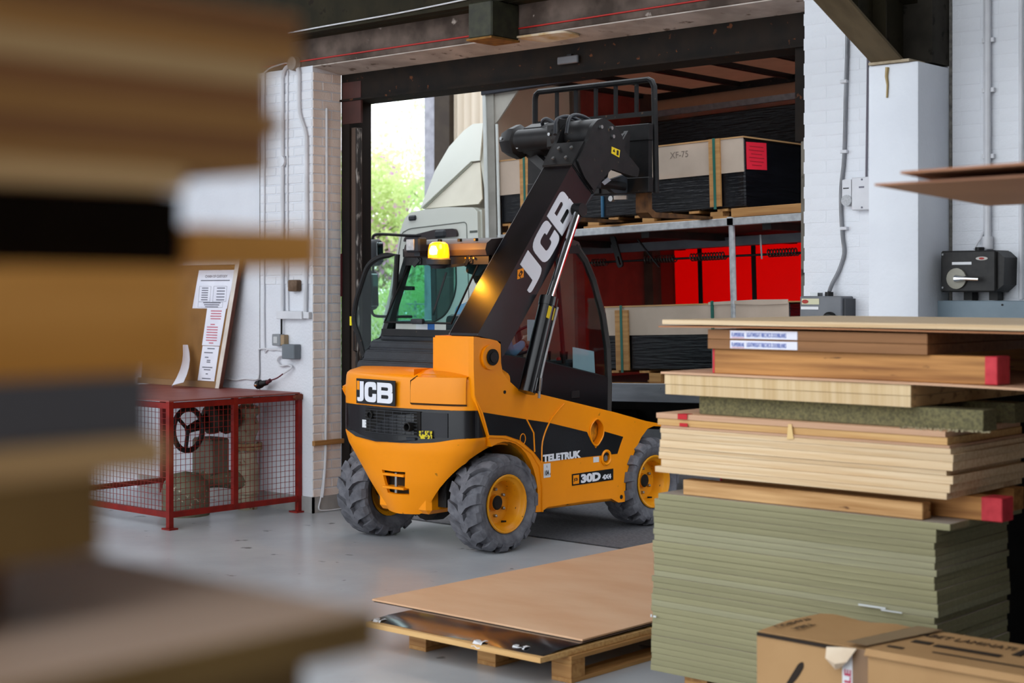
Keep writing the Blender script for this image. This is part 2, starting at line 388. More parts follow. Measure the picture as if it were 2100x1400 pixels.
part('foot_plate', G().box(-7.605, -7.365, 8.01, 8.31, 3.562, 3.576), mat('ochre_rust', '8a5f26', '6d4a20', rough=.8, scale=(16, 16, 16)), st)
lf = thing('light_fitting', 'small grey strip fitting on the rusty steel lintel', 'light fitting', (-7.1, 8.6, 3.42))
part('body', G().box(-7.245, -7.055, 8.575, 8.60, 3.42, 3.475, b=.006), mat('grey_fitting', '55565a', '606165', rough=.5), lf)
part('bracket', G().box(-7.17, -7.13, 8.598, 8.62, 3.43, 3.49), BLKM, lf)
# left door track
dr = struct('door_1', G().box(-9.60, -9.50, 8.62, 8.86, 0, 3.36), mat('track_dark', '15110f', '1e1815', rough=.8, spec=.2, scale=(6, 6, 3)), label='dark steel track of the sliding door')
part('track_cover', G().box(-9.58, -9.36, 8.615, 8.635, 3.16, 3.5), mat('rust_red_plate', '4a2a26', '3d2420', rough=.6, scale=(5, 5, 5)), dr)
part('door_edge', G().box(-9.51, -9.455, 8.64, 8.72, 0, 3.13, b=.004), mat('door_edge_brown', '5a4a40', '4a3c34', rough=.6, scale=(10, 10, 1)), dr)
part('rubber_seal', G().box(-9.455, -9.43, 8.645, 8.69, .05, 3.12), mat('seal', '2a2624', 'a09a94', rough=.6, scale=(30, 30, 8), lo=.55, hi=.7), dr)
part('handle', G().tube([(-9.435, 8.64, 1.30), (-9.425, 8.60, 1.31), (-9.425, 8.60, 1.47), (-9.435, 8.64, 1.48)], .006, 6), BLKM, dr)
part('sign_strip', G().box(-9.59, -9.582, 8.60, 8.617, 1.75, 2.1), mat('maroon', '5a2a2c', rough=.5), dr)
solo('rail_batten', G().box(-9.597, -9.565, 8.30, 8.72, .545, .585, b=.004), PALWY, 'short timber batten fixed low across the brick reveal', 'batten')
c2 = struct('door_2', G().box(-5.26, -5.15, 8.63, 8.80, 0, 2.75, b=.006), mat('worn_grey_post', '57534b', '6d685e', rough=.7, scale=(9, 9, 4), spots=('2c2822', (14, 14, 9), .6)), label='worn grey steel door post at the right jamb')
part('upper_track', G().box(-5.3, -5.04, 8.63, 8.85, 2.75, 3.36), RUSTB, c2)
part('jamb', G().box(-5.15, -5.03, 8.62, 8.85, 0, 2.75), mat('jamb_dark', '23201d', '2e2a26', rough=.7), c2)
# ================================================================ telescopic forklift
TX = -7.86
tk = thing('telescopic_forklift', 'yellow and black telescopic forklift with raised boom standing in the doorway', 'forklift', (TX, 8.7, 0))
XR, XL = -7.2, -8.52
HW = .66
plan0 = [(XR-.03, 8.06), (XR-.03, 7.9), (XR-.014, 7.76), (-7.228, 7.672), (-7.34, 7.595), (-7.6, 7.535), (TX, 7.51), (-8.12, 7.535), (-8.38, 7.595), (-8.492, 7.672), (XL+.014, 7.76), (XL+.03, 7.9), (XL+.03, 8.06)]
plan = smooth_path([(a, b, 0) for a, b in plan0], 5)
def interp(t, tab):
    for (a, va), (b, vb) in zip(tab, tab[1:]):
        if t <= b: return va+(vb-va)*max(0, (t-a))/(b-a)
    return tab[-1][1]
RP_ = sorted([(p.x, p.y) for p in plan if p.y < 7.76])
def rear_y(x): return interp(x, RP_)
def platem(u0, u1, off):
    """flat plate between two points of the bowed rear face"""
    y0, y1 = rear_y(u0), rear_y(u1)
    return lambda u, v, w: (u, y0+(y1-y0)*(u-u0)/(u1-u0)-off-w, v)
NPM = platem(-8.225, -7.785, .021)
rearm = lambda off=0: (lambda u, v, w: (u, rear_y(u)-off-w, v))
def ring(p, z, wx, wy=None, yc=8.06):
    wy = wx if wy is None else wy
    return (TX+(p.x-TX)*wx, yc+(p.y-yc)*wy, z)
# hood
g = G(); rows = []
for z, wx, wy in ((.985, 1, 1), (.995, 1, 1), (1.10, 1.0, 1.0), (1.185, .995, .99), (1.205, .988, .978), (1.222, .965, .94), (1.248, .88, .78), (1.258, .80, .55), (1.262, .6, .25), (1.262, .3, .0)):
    rows.append([ring(p, z, wx, wy) for p in plan])
g.grid(rows); g.solid(.012)
hood = part('hood', g, YEL, tk)
us = [-7.66+.41*k/16 for k in range(17)]
def hp_pt(u, t, off):
    zt = interp(u, [(-7.66, 1.175), (-7.61, 1.205), (-7.2, 1.21)]); z = 1.03+(zt-1.03)*t
    return (u, rear_y(u)-off+.02*max(0, (t-.55))**1.5, z)
rows = [[(u, rear_y(u)+.01, 1.028) for u in us]]+[[hp_pt(u, t, .016) for u in us] for t in (0, .3, .6, .85, 1)]+[[(u, rear_y(u)+.10, 1.245) for u in us], [(u, rear_y(u)+.2, 1.258) for u in us]]
g = G(); g.grid(rows); g.grid([[rows[i][0] for i in range(8)], [(us[0], rear_y(us[0])+.02, r[0][2]) for r in rows]])
part('hood_panel', g, YEL, hood, smooth=40)
part('panel_gap', G().tube([(u, rear_y(u)-.006, 1.022) for u in us], .0055, 6).tube([(-7.667, rear_y(-7.667)-.004, z) for z in (1.022, 1.1, 1.18)]+[(-7.63, rear_y(-7.63)+.02, 1.212)], .0045, 6), mat('gap_brown', '3a2408', rough=.8), hood)
pl = part('name_plate', G().flat([[(-8.225, .998), (-7.785, .998), (-7.785, 1.175), (-8.225, 1.175)]], NPM, .006), BLKP, hood, label='black plate with white capital letters')
g = G(); h_ = .142
lettering(g, h_, 1.27, lambda u, v, w: NPM(-8.212+u, 1.014+v, w+.0055), .003, gap=.06)
part('lettering', g, WHT, tk)
g = G().flat([[(-8.215, 1.095), (-8.187, 1.095), (-8.187, 1.158), (-8.215, 1.158)]], lambda u, v, w: NPM(u, v, w+.0055), .003)
part('small_logo', g, YEL, tk)
# black band with grille
g = G(); rows = []
nP = len(plan)
def band_lo(p):
    u = abs(p.x-TX)/HW
    if p.y > 7.76: return interp(p.y, [(7.76, .80), (7.9, .80), (8.06, .745)])
    return interp(u, [(0, .745), (.35, .75), (.6, .765), (.8, .79), (1, .80)])
for t in (0, .25, .5, .75, 1):
    rows.append([ring(p, band_lo(p)+(.988-band_lo(p))*t, 1.0) for p in plan])
g.grid(rows); g.solid(.01)
band = part('rear_band', g, BLKP, tk)
part('ledge', G().flat([fillet([(-8.40, .80, .03), (-7.62, .79, .03), (-7.62, .772), (-7.75, .752), (-8.0, .742), (-8.25, .76)])], rearm(.0), .016), BLKPL, band)
g = G()
for i in range(8): g.tube([rearm(.02)(x, .805+i*.0225, 0) for x in (-8.12, -8.0, -7.9, -7.8, -7.7, -7.6)], .0022, 4)
for i in range(6): g.tube([rearm(.02)(-8.06+i*.082, .803, 0), rearm(.02)(-8.06+i*.082, .965, 0)], .0022, 4)
gr = part('grille', g, mat('grille_wire', '4a4c50', '3c3e42', rough=.4, metal=.5), tk)
part('grille_back', G().flat([[(-8.13+.55*k/8, .80) for k in range(9)]+[(-7.58-.55*k/8, .97) for k in range(9)]], rearm(.004), .006), DARK, gr)
part('band_face', G().flat([[(-7.575, .80), (-7.37, .80), (-7.37, .965), (-7.575, .965)]], rearm(.003), .004), mat('band_dark_plate', '1c1c20', '242429', rough=.4), gr)
part('exhaust', G().lathe([(.03, 7.55), (.032, 7.47), (.024, 7.468), (.022, 7.54)], (-7.655, 0, .865), 'y', 16), DARK, gr)
part('exhaust', G().lathe([(.026, 7.56), (.028, 7.49), (.020, 7.488), (.018, 7.54)], (-8.05, 0, .925), 'y', 16), DARK, gr)
part('sticker', G().flat([[(-8.165, .83), (-8.115, .83), (-8.115, .885), (-8.165, .885)]], rearm(.012), .002), STKW, tk, label='worn white sticker on the grille')
part('sticker', G().flat([[(-7.585, .785), (-7.48, .79), (-7.48, .845), (-7.585, .84)]], rearm(.016), .002), mat('worn_yellow_sticker', '111111', 'D8C41E', rough=.5, scale=(60, 60, 60), lo=.45, hi=.55), tk, label='worn yellow and black warning sticker')
# counterweight below the band, tapering to a narrow foot between the wheels
def cw_lo(p):
    u = abs(p.x-TX)/HW
    if p.y > 7.70: return max(.3, .315+math.sqrt(max(0, .42**2-(p.y-7.957)**2)))
    return interp(u, [(0, .24), (.62, .245), (.72, .30), (.82, .42), (.9, .53), (.96, .61), (1, .645)])
def cw_w(z): return interp(z, [(.2, .36), (.24, .40), (.32, .50), (.45, .64), (.6, .82), (.7, .94), (.78, 1.0), (1, 1)])
def cw_y(z): return interp(z, [(.2, .12), (.24, .09), (.45, .035), (.7, 0), (1, 0)])
rows = []; NR = 22
for i in range(NR+1):
    t = i/NR; row = []
    for p in plan:
        lo, hi = cw_lo(p), band_lo(p)+.004
        z = lo+(hi-lo)*t
        q = (TX+(p.x-TX)*cw_w(z), p.y+cw_y(z), z)
        cx_ = q[0]-TX
        row.append(None if (-.085 < cx_+.0 < .095 and .40 < z < .535) else q)
    rows.append(row)
g = G(); g.grid(rows)
loose = [v for v in g.bm.verts if not v.link_faces]; bmesh.ops.delete(g.bm, geom=loose, context='VERTS')
g.solid(.02)
cw = part('counterweight', g, YEL, tk, smooth=50)
part('foot_closure', G().box(TX-.26, TX+.26, 7.63, 7.95, .25, .5, b=.03), YEL, cw)
hp = G().box(TX-.12, TX+.12, 7.615, 7.63, .36, .56)
part('hitch_pocket', hp, mat('pocket_dark', '3a2a12', '1a140c', rough=.7), cw)
for z in (.515, .425): part('hitch_plate', G().box(TX-.105, TX+.105, 7.535, 7.63, z-.009, z+.009, b=.003), YEL, cw)
part('hitch_pin', G().tube([(TX+.005, 7.565, .39), (TX+.005, 7.565, .53)], .012, 10), STEEL, cw)
# underbody
part('chassis', G().box(TX-.34, TX+.34, 7.72, 9.5, .3, .95).box(TX-.6, TX+.6, 8.42, 9.3, .32, .88), DARK, tk)
for y in (7.957, 9.64):
    ax = part('axle', G().tube([(TX-.5, y, .315), (TX+.5, y, .315)], .065, 12).lathe([(.05, -.16), (.15, -.1), (.16, .02), (.12, .1), (.05, .14)], (TX, y, .315), 'y', 16, True), DARK, tk)
    part('hub_carrier', G().box(TX+.3, TX+.42, y-.09, y+.09, .22, .44, b=.02).box(TX-.42, TX-.3, y-.09, y+.09, .22, .44, b=.02), DARK, ax)
part('steering_ram', G().tube([(TX-.4, 7.80, .36), (TX+.4, 7.80, .36)], .025, 10), STEEL, tk)
part('arch_bracket', G().box(TX+.2, TX+.62, 7.95, 7.99, .55, .62).box(TX-.62, TX-.2, 7.95, 7.99, .55, .62), YEL, tk)
part('hydraulic_hose', G().tube(smooth_path([(TX+.3, 7.74, .32), (TX+.33, 7.72, .45), (TX+.38, 7.75, .53), (TX+.5, 7.8, .5)], 5), .016, 8), DARK, tk)
# side panels
top_e = [(7.655, 1.488), (7.88, 1.46), (7.925, 1.43), (7.93, 1.30), (7.945, 1.24), (7.99, 1.19), (8.11, 1.11), (8.28, 1.08), (9.19, .89), (9.58, .80), (9.78, .765)]
low_e = [(9.78, .745), (9.68, .755), (9.60, .74), (9.52, .68), (9.44, .58), (9.37, .48), (9.33, .40), (9.315, .21), (9.24, .21), (9.15, .25), (8.82, .262), (8.42, .262), (8.36, .235), (8.28, .24)]
arch = [(7.957+.36*math.cos(a)*1.0, .33+.43*math.sin(a)) for a in [R(t) for t in range(0, 111, 10)]]
side_poly = top_e+low_e+arch+[(7.80, .80), (7.665, 1.08), (7.655, 1.28)]
left_poly = [(7.66, 1.10), (7.9, 1.20), (8.11, 1.11)]+top_e[7:]+low_e+arch+[(7.80, .80)]
oval = fillet([(8.89, .80, .09), (8.98, .87, .07), (9.06, .80, .08), (9.05, .72, .05), (8.97, .645, .04), (8.90, .70, .06)])
hole2 = circle(9.085, .56, .042)
for s_ in (1, -1):
    mp = (lambda u, v, w: (XR+w, u, v)) if s_ == 1 else (lambda u, v, w: (XL-w, u, v))
    sp = part('side_panel', G().flat([side_poly if s_ == 1 else left_poly, oval, hole2], lambda u, v, w: mp(u, v, w-.05), .05), YEL, tk)
    stripe = [(7.735, .975), (8.18, .90), (8.43, .86), (8.86, .765), (8.90, .70), (8.965, .635), (9.055, .72), (9.065, .755), (9.29, .70), (9.25, .635), (9.22, .578), (8.35, .59), (8.27, .665), (8.13, .755), (7.98, .80), (7.80, .815)]
    part('black_stripe', G().flat([stripe], lambda u, v, w: mp(u, v, w+.0005), .0035), BLKP, sp)
    part('arch_lip', G().tube([mp(u, v, .0) for u, v in [(8.36, .235), (8.362, .41), (8.335, .56), (8.25, .66), (8.08, .755), (7.95, .79), (7.80, .805)]], .011, 8), YEL, sp)
    part('stripe_line', G().tube([mp(u, v, .004) for u, v in [(8.19, .90), (8.265, .80), (8.275, .665)]], .006, 6), YEL, sp)
    part('stripe_line', G().tube([mp(u, v, .004) for u, v in smooth_path([(8.60, .99, 0), (8.55, .955, 0), (8.44, .86, 0), (8.36, .73, 0), (8.355, .59, 0)], 4) for u, v in [(u, v)]] if False else [mp(q.x, q.y, .004) for q in smooth_path([(8.60, .985, 0), (8.53, .94, 0), (8.43, .855, 0), (8.36, .73, 0), (8.352, .585, 0)], 4)], .006, 6), YEL, sp)
    part('stripe_line', G().tube([mp(u, v, .003) for u, v in [(7.665, 1.085), (7.735, .975), (7.80, .81)]], .006, 6), YEL, sp)
    part('oval_ring', G().tube([mp(u, v, .004) for u, v in oval], .007, 6, closed=True), YEL, sp)
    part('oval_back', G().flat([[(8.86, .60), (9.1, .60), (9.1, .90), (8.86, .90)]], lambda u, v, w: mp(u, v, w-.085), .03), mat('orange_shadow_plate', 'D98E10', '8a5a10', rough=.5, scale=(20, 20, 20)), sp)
    part('socket_ring', G().tube([mp(u, v, .002) for u, v in circle(9.085, .56, .05, 20)], .012, 6, closed=True), YEL, sp)
    part('socket', G().flat([circle(9.085, .555, .022, 14)], lambda u, v, w: mp(u, v, w-.03), .03), STEEL, sp)
    for (u, v, r_) in ((7.965, 1.10, .012), (9.27, .25, .016)): part('bolt', G().flat([circle(u, v, r_, 12)], lambda a, b, w: mp(a, b, w), .004), DARK, sp)
    part('lock_ring', G().tube([mp(u, v, .004) for u, v in circle(8.15, .765, .028, 16, .036)], .0035, 6, closed=True), YEL, sp)
    part('fender_return', G().grid([[mp(u, v, -.05) for u, v in low_e[1:8]], [mp(u, v, -.30) for u, v in low_e[1:8]]]).solid(.012), YEL, sp)
    part('step_tube', G().tube([mp(8.40, .30, -.06), mp(9.2, .28, -.06)], .06, 14), YEL, sp)
    part('rear_arch_liner', G().grid([[mp(u, v, -.04) for u, v in arch], [mp(u, v, -.33) for u, v in arch]]).solid(.01), mat('dirty_yellow', 'B4790F', '7a5417', rough=.6, scale=(9, 9, 9)), sp)
# side lettering
g = G().text('TELETRUK', .066, lambda u, v, w: (XR+.004+w, 8.368+u, .588+v), .002, bold=.0036, sx=1.32)
part('side_lettering', g, WHT, tk)
dp = part('model_plate', G().flat([[(8.69, .388), (9.17, .388), (9.17, .472), (8.69, .472)]], side(XR+.001), .003), BLKP, tk)
part('plate_lettering', G().text('30D', .08, lambda u, v, w: (XR+.0045+w, 8.788+u, .402+v), .002, bold=.0045, sx=1.62), WHT, dp)
part('plate_lettering', G().text('4X4', .045, lambda u, v, w: (XR+.0045+w, 9.04+u, .403+v), .002, bold=.0022, sx=1.3), WHT, dp)
part('plate_logo', G().flat([[(8.70, .398), (8.765, .398), (8.765, .462), (8.70, .462)]], side(XR+.0045), .002), YEL, dp)
part('plate_lettering', G().text('JCB', .026, lambda u, v, w: (XR+.007+w, 8.708+u, .422+v), .001, bold=.001), STKB, dp)
sk = part('noise_label', G().flat([[(8.375, .472), (8.45, .472), (8.45, .572), (8.375, .572)]], side(XR+.001), .002), STKW, tk)
part('label_print', G().text('104', .052, lambda u, v, w: (XR+.0035+w, 8.382+u, .488+v), .001, bold=.001, sx=.62).text('d', .022, lambda u, v, w: (XR+.0035+w, 8.437+u, .488+v), .001).text('L', .02, lambda u, v, w: (XR+.0035+w, 8.405+u, .545+v), .001), STKB, sk)
part('data_label', G().flat([[(8.935, .535), (9.0, .535), (9.0, .575), (8.935, .575)]], side(XR+.001), .002), STKW, tk)
# boom tower
g = G()
tw = fillet([(-7.62, 7.66, .06), (-7.225, 7.66, .02), (-7.225, 7.74), (-7.62, 7.98)], 6)
g.prism(tw, 'z', 1.2, 1.475)
tower = part('boom_tower', g, YEL, tk)
part('tower_cap', G().prism(fillet([(-7.61, 7.67, .06), (-7.23, 7.67, .02), (-7.23, 7.75), (-7.61, 7.97)], 6), 'z', 1.475, 1.487), YEL, tower)
part('pin_boss', G().flat([circle(7.815, 1.345, .088, 24, .085)], side(XR), .018), YEL, tk)
pc = part('boom_pin', G().flat([circle(7.82, 1.345, .056, 20)], side(XR+.018), .012), DARK, tk)
part('pin_cap', G().flat([circle(7.82, 1.345, .036, 16)], side(XR+.03), .008), BLKM, pc)
# black stepped engine cover in front of the tower
g = G().prism([(7.74, 1.24), (7.755, 1.285), (7.80, 1.295), (7.83, 1.36), (7.87, 1.375), (7.88, 1.425), (7.92, 1.435), (7.97, 1.44), (8.0, 1.485), (8.25, 1.485), (8.25, 1.1), (7.74, 1.1)], 'x', -8.46, -7.56)
bmesh.ops.bevel(g.bm, geom=g.bm.edges[:], offset=.008, segments=2, affect='EDGES')
part('engine_cover', g, BLKPL, tk)
part('cover_rib', G().box(-8.43, -7.66, 7.845, 7.875, 1.30, 1.385, b=.008), BLKPL, tk)
# wheels
def make_wheel(xo, yc, zc, s_, Rr=.338, W=.29):
    """xo outer face, s_ = +1 when the outer face looks to +x"""
    g = G(); X = lambda d: xo-s_*d
    prof = [(.188, .05), (.2, .03), (.215, .022), (.25, .004), (.275, .0), (.296, .008), (.302, .03), (.303, .07), (.303, W-.07), (.302, W-.03), (.296, W-.008), (.27, W), (.21, W-.03), (.188, W-.05)]
    g.lathe([(r, X(d)) for r, d in prof], (0, yc, zc), 'x', 48)
    nl = 15; pitch = 2*math.pi/nl
    for sd in (0, 1):
        for k in range(nl):
            t0 = k*pitch+(pitch/2 if sd else 0)
            st = [(-.004, -.02, .27, .292), (.014, .0, .29, .322), (.045, .03, .298, .337), (.095, .10, .298, Rr), (.135, .24, .298, Rr), (.165, .26, .298, Rr)]
            V = []; F = []
            for d, tt, ri, ro in st:
                dd = d if sd == 0 else W-d
                wd_ = .42 if d < .1 else .40
                for rr in (ri, ro):
                    for q in (-wd_/2*.55, wd_/2*.55):
                        a = t0+tt*1.0+q
                        V.append((X(dd), yc+rr*math.cos(a), zc+rr*math.sin(a)))
            m = len(st)
            for i in range(m-1):
                b, c = i*4, (i+1)*4
                F += [(b+2, b+3, c+3, c+2), (b, b+2, c+2, c), (b+1, c+1, c+3, b+3)]
            F += [(0, 1, 3, 2), ((m-1)*4, (m-1)*4+2, (m-1)*4+3, (m-1)*4+1)]
            g._add(V, F)
    bmesh.ops.recalc_face_normals(g.bm, faces=g.bm.faces[:])
    ty = part('tyre', g, RUB, tk, smooth=30, at=(xo, yc, zc))
    g = G().lathe([(r, X(d)) for r, d in [(.2, .028), (.203, .018), (.196, .012), (.186, .016), (.178, .03), (.168, .038), (.158, .05), (.15, .12), (.145, .135), (.055, .14), (.052, .11), (.0, .11)]], (0, yc, zc), 'x', 36)
    rim = part('rim', g, YELW, ty)
    part('rim_back', G().lathe([(r, X(d)) for r, d in [(.15, .12), (.16, W-.06), (.19, W-.04)]], (0, yc, zc), 'x', 28), YELW, ty)
    part('hub_cap', G().lathe([(r, X(d)) for r, d in [(.05, .14), (.05, .108), (.04, .1), (.0, .099)]], (0, yc, zc), 'x', 20), DARK, ty)
    for k in range(6):
        a = R(30+60*k); part('wheel_nut', G().lathe([(.012, X(.14)), (.012, X(.118)), (.006, X(.112)), (0, X(.112))], (0, yc+.092*math.cos(a), zc+.092*math.sin(a)), 'x', 6), STEEL, ty)
    part('valve', G().tube([(X(.12), yc+.05, zc-.135), (X(.09), yc+.07, zc-.135)], .007, 6), DARK, ty)
for y in (7.957, 9.64):
    make_wheel(-7.15, y, .334, 1); make_wheel(-8.57, y, .334, -1)
# ---------------------------------------------------------------- boom
BO = (7.692, 1.50); bd = (.638, .770); bn = (.770, -.638)
def boom(x, s, t): return (x, BO[0]+s*bd[0]+t*bn[0], BO[1]+s*bd[1]+t*bn[1])
BX0, BX1 = -7.47, -7.2
def bbox(g, x0, x1, s0, s1, t0, t1, bev=0):
    V = [boom(x, s, t) for x in (x0, x1) for s, t in ((s0, t0), (s1, t0), (s1, t1), (s0, t1))]
    q = G(); q._add(V, [(0,1,2,3),(7,6,5,4),(0,4,5,1),(1,5,6,2),(2,6,7,3),(3,7,4,0)])
    if bev: bmesh.ops.bevel(q.bm, geom=q.bm.edges[:], offset=bev, segments=3, affect='EDGES')
    q.bm.verts.index_update()
    g._add([v.co.copy() for v in q.bm.verts], [[v.index for v in f.verts] for f in q.bm.faces]); q.bm.free(); return g
def yzb(s, t): return boom(0, s, t)[1:]
g = G().flat([[(7.70, 1.492), (7.925, 1.447), (7.937, 1.34)]+[yzb(s, .30) for s in (.06, .6, 1.2, 1.7)]+[yzb(1.7, 0), yzb(.9, 0), yzb(.012, 0)]], side(BX0), BX1-BX0)
bm_ = part('boom', g, BLKB, tk)
part('boom_root', bbox(G(), BX0, BX1-.06, .02, .3, .10, .30, .01), DARK, tk)
part('boom_edge_weld', G().tube([boom(BX0+.003, .0, .003), boom(BX0+.003, 1.6, .003)], .004, 6), mat('bright_edge', 'B9BDC4', rough=.3, metal=.7), bm_)
part('boom_edge_weld', G().tube([boom(BX1-.003, .0, .003), boom(BX1-.003, 1.6, .003)], .003, 6), mat('grey_edge', '55565c', rough=.4, metal=.4), bm_)
bmap = lambda s0, t0: (lambda u, v, w: (boom(BX1+w, s0+u, t0-v)[0], *boom(BX1+w, s0+u, t0-v)[1:]))
for ch, s0, s1 in (('J', .555, .775), ('C', .81, 1.075), ('B', 1.095, 1.36)):
    lps, wd = glyph(ch); h = .215; k = (s1-s0)/wd
    part('boom_letter', G().flat([[(p[0]*k, p[1]*h) for p in lp] for lp in lps], bmap(s0, .242), .004), WHT, bm_)
lg = part('boom_logo', G().flat([[(-.0525, 0), (0, -.04), (.0525, 0), (0, .04)]], bmap(.60, .072), .0025), YEL, bm_)
part('logo_print', G().text('JCB', .032, bmap(.574, .082), .0045, bold=.001), STKB, bm_)
cr = part('boom_collar', bbox(G(), BX0-.012, BX1+.012, 1.56, 1.80, -.012, .315, .008), BLKM, tk)
for s in (1.63, 1.73):
    for t in (.06, .17):
        part('bolt', G().tube([boom(BX1+.012, s, t), boom(BX1+.026, s, t)], .014, 8), STEEL, cr)
    for x in (-7.28, -7.40): part('bolt', G().tube([boom(x, s, -.012), boom(x, s, -.025)], .013, 8), STEEL, cr)
hdp = [(8.72, 2.74), (8.85, 2.91), (8.89, 3.0), (8.95, 3.05), (9.02, 3.07), (9.10, 3.05), (9.18, 3.01), (9.25, 2.95), (9.27, 2.85), (9.46, 2.72), (9.44, 2.655), (9.33, 2.665), (9.12, 2.70), (8.99, 2.60), (8.91, 2.53), (8.8, 2.62)]
for x in (BX1-.004, BX0-.03): part('head_plate', G().flat([fillet([(a, b, .02) for a, b in hdp], 3)], side(x), .034), BLKM, tk)
cd = part('head_drum', G().lathe([(.0, -8.0), (.085, -8.0), (.085, -7.62), (.115, -7.6), (.115, -7.2), (0, -7.2)], (0, 9.03, 2.955), 'x', 20), BLKM, tk)
for (y, z) in ((8.98, 3.0), (9.1, 3.0), (9.12, 2.94)): part('bolt', G().tube([(-7.17, y, z), (-7.15, y, z)], .014, 8), STEEL, cd)
dr2 = part('side_drum', G().lathe([(0, -8.22), (.10, -8.22), (.135, -8.13), (.135, -8.08), (.10, -8.04), (.10, -8.0), (.13, -7.97), (.13, -7.80), (.09, -7.77), (0, -7.77)], (0, 9.13, 2.96), 'x', 8), BLKM, tk)
part('gusset', G()._add([(-8.12, 9.2, 2.9), (-8.05, 9.2, 2.95), (-7.5, 8.95, 2.62), (-7.5, 8.95, 2.55), (-8.12, 9.24, 2.9), (-8.05, 9.24, 2.95), (-7.5, 8.99, 2.62), (-7.5, 8.99, 2.55)], [(0,1,2,3),(7,6,5,4),(0,4,5,1),(1,5,6,2),(2,6,7,3),(3,7,4,0)]) and G().bar((-8.1, 9.2, 2.92), (-7.5, 8.97, 2.6), .05, .08), BLKM, tk)
part('warning_sticker', G().flat([[(9.115, 2.865), (9.215, 2.845), (9.205, 2.79), (9.11, 2.815)]], side(BX1+.031), .002), STKY, tk)
part('sticker_print', G().flat([[(9.125, 2.83), (9.155, 2.824), (9.142, 2.85)], [(9.17, 2.808), (9.195, 2.803), (9.197, 2.84), (9.175, 2.844)]], side(BX1+.0335), .001), STKB, tk)
tl_ = part('tilt_link', G().bar((-7.3, 9.22, 2.80), (-7.3, 9.50, 2.70), .05, .07).bar((-7.3, 9.32, 2.82), (-7.3, 9.48, 3.0), .04, .05).flat([fillet([(9.31, 2.85, .01), (9.44, 3.0, .02), (9.51, 2.99, .02), (9.5, 2.79, .01), (9.38, 2.77, .01)])], side(-7.33), .03), BLKM, tk)
part('tilt_link', G().bar((-7.75, 9.15, 2.86), (-7.75, 9.58, 2.70), .05, .07), BLKM, tk)
part('tilt_ram', G().tube([(-7.4, 9.05, 2.62), (-7.4, 9.55, 2.60)], .04, 12), BLKM, tk)
part('low_bracket', G().flat([fillet([(9.29, 2.62, .03), (9.58, 2.70, .02), (9.58, 2.55, .02), (9.42, 2.54, .05)])], side(-7.42), .04), BLKPL, tk)
part('chain_clevis', G().bar((-7.46, 9.52, 2.515), (-7.36, 9.55, 2.515), .03, .03).tube([(-7.5, 9.52, 2.51), (-7.5, 9.56, 2.51)], .022, 10), STEEL, tk)
part('tag', G().flat([[(9.06, 2.60), (9.13, 2.64), (9.17, 2.62), (9.09, 2.58)]], side(-7.22), .004), mat('grey_tag', '8a8a90', rough=.6), tk)
# fork carriage and load backrest
cg = part('carriage', G().box(-8.43, -7.19, 9.60, 9.66, 2.95, 3.08, b=.006).box(-8.43, -7.19, 9.60, 9.66, 2.55, 2.67, b=.006).box(-7.41, -7.20, 9.61, 9.66, 2.66, 2.96).box(-8.43, -8.22, 9.61, 9.66, 2.66, 2.96).box(-7.95, -7.66, 9.58, 9.64, 2.56, 3.05), BLKM, tk)
pth = smooth_path([(-8.42, 9.69, 2.6), (-8.42, 9.69, 3.1), (-8.42, 9.69, 3.37)], 2)+[Vector((-8.41, 9.69, 3.405)), Vector((-8.38, 9.69, 3.427))]+[Vector((-7.26, 9.69, 3.427)), Vector((-7.225, 9.69, 3.41)), Vector((-7.205, 9.69, 3.37)), Vector((-7.195, 9.69, 3.0)), Vector((-7.185, 9.69, 2.55))]
part('backrest_frame', G().tube(pth, .024, 8), BLKM, tk)
part('backrest_rail', G().bar((-8.42, 9.69, 3.165), (-7.2, 9.69, 3.165), .03, .035), BLKM, tk)
for x in (-8.185, -7.985, -7.78, -7.58, -7.375): part('backrest_bar', G().bar((x, 9.69, 3.16), (x, 9.69, 3.42), .028, .02, up=(0, 1, 0)), BLKM, tk)
FORK = mat('rusty_fork', '6A4A2C', '3f2c1c', rough=.6, metal=.3, scale=(14, 14, 10))
for x in (-7.36, -8.30):
    part('fork', G().prism([(9.66, 2.90), (9.70, 2.90), (9.71, 2.43), (9.76, 2.405), (10.75, 2.395), (10.75, 2.385), (9.72, 2.362), (9.66, 2.40)], 'x', x, x+.12), FORK, tk)
# lift ram
part('ram_barrel', G().tube([(-7.155, 8.145, 1.09), (-7.155, 8.38, 1.735)], .062, 16).tube([(-7.155, 8.365, 1.69), (-7.155, 8.385, 1.75)], .068, 16), BLKP, tk)
rb_ = part('ram_rod', G().tube([(-7.155, 8.38, 1.73), (-7.155, 8.70, 2.36)], .028, 14), CHR, tk)
part('ram_eye', G().tube([(-7.20, 8.72, 2.38), (-7.12, 8.72, 2.38)], .05, 14), BLKM, rb_)
part('warning_sticker', G().flat([[(-.045, 0), (.045, 0), (.045, .09), (-.045, .09)]], lambda u, v, w: (-7.155+.058+w, 8.318+v*.34+u*.75, 1.60+v*.92-u*.25), .002), STKY, tk)
part('feed_pipe', G().tube(smooth_path([(-7.09, 8.20, 1.05), (-7.09, 8.22, 1.2), (-7.09, 8.33, 1.5), (-7.09, 8.40, 1.68)], 4), .010, 8), STEEL, tk)
part('hose_fitting', G().tube([(-7.09, 8.205, 1.10), (-7.09, 8.215, 1.19)], .016, 8), CHR, tk)
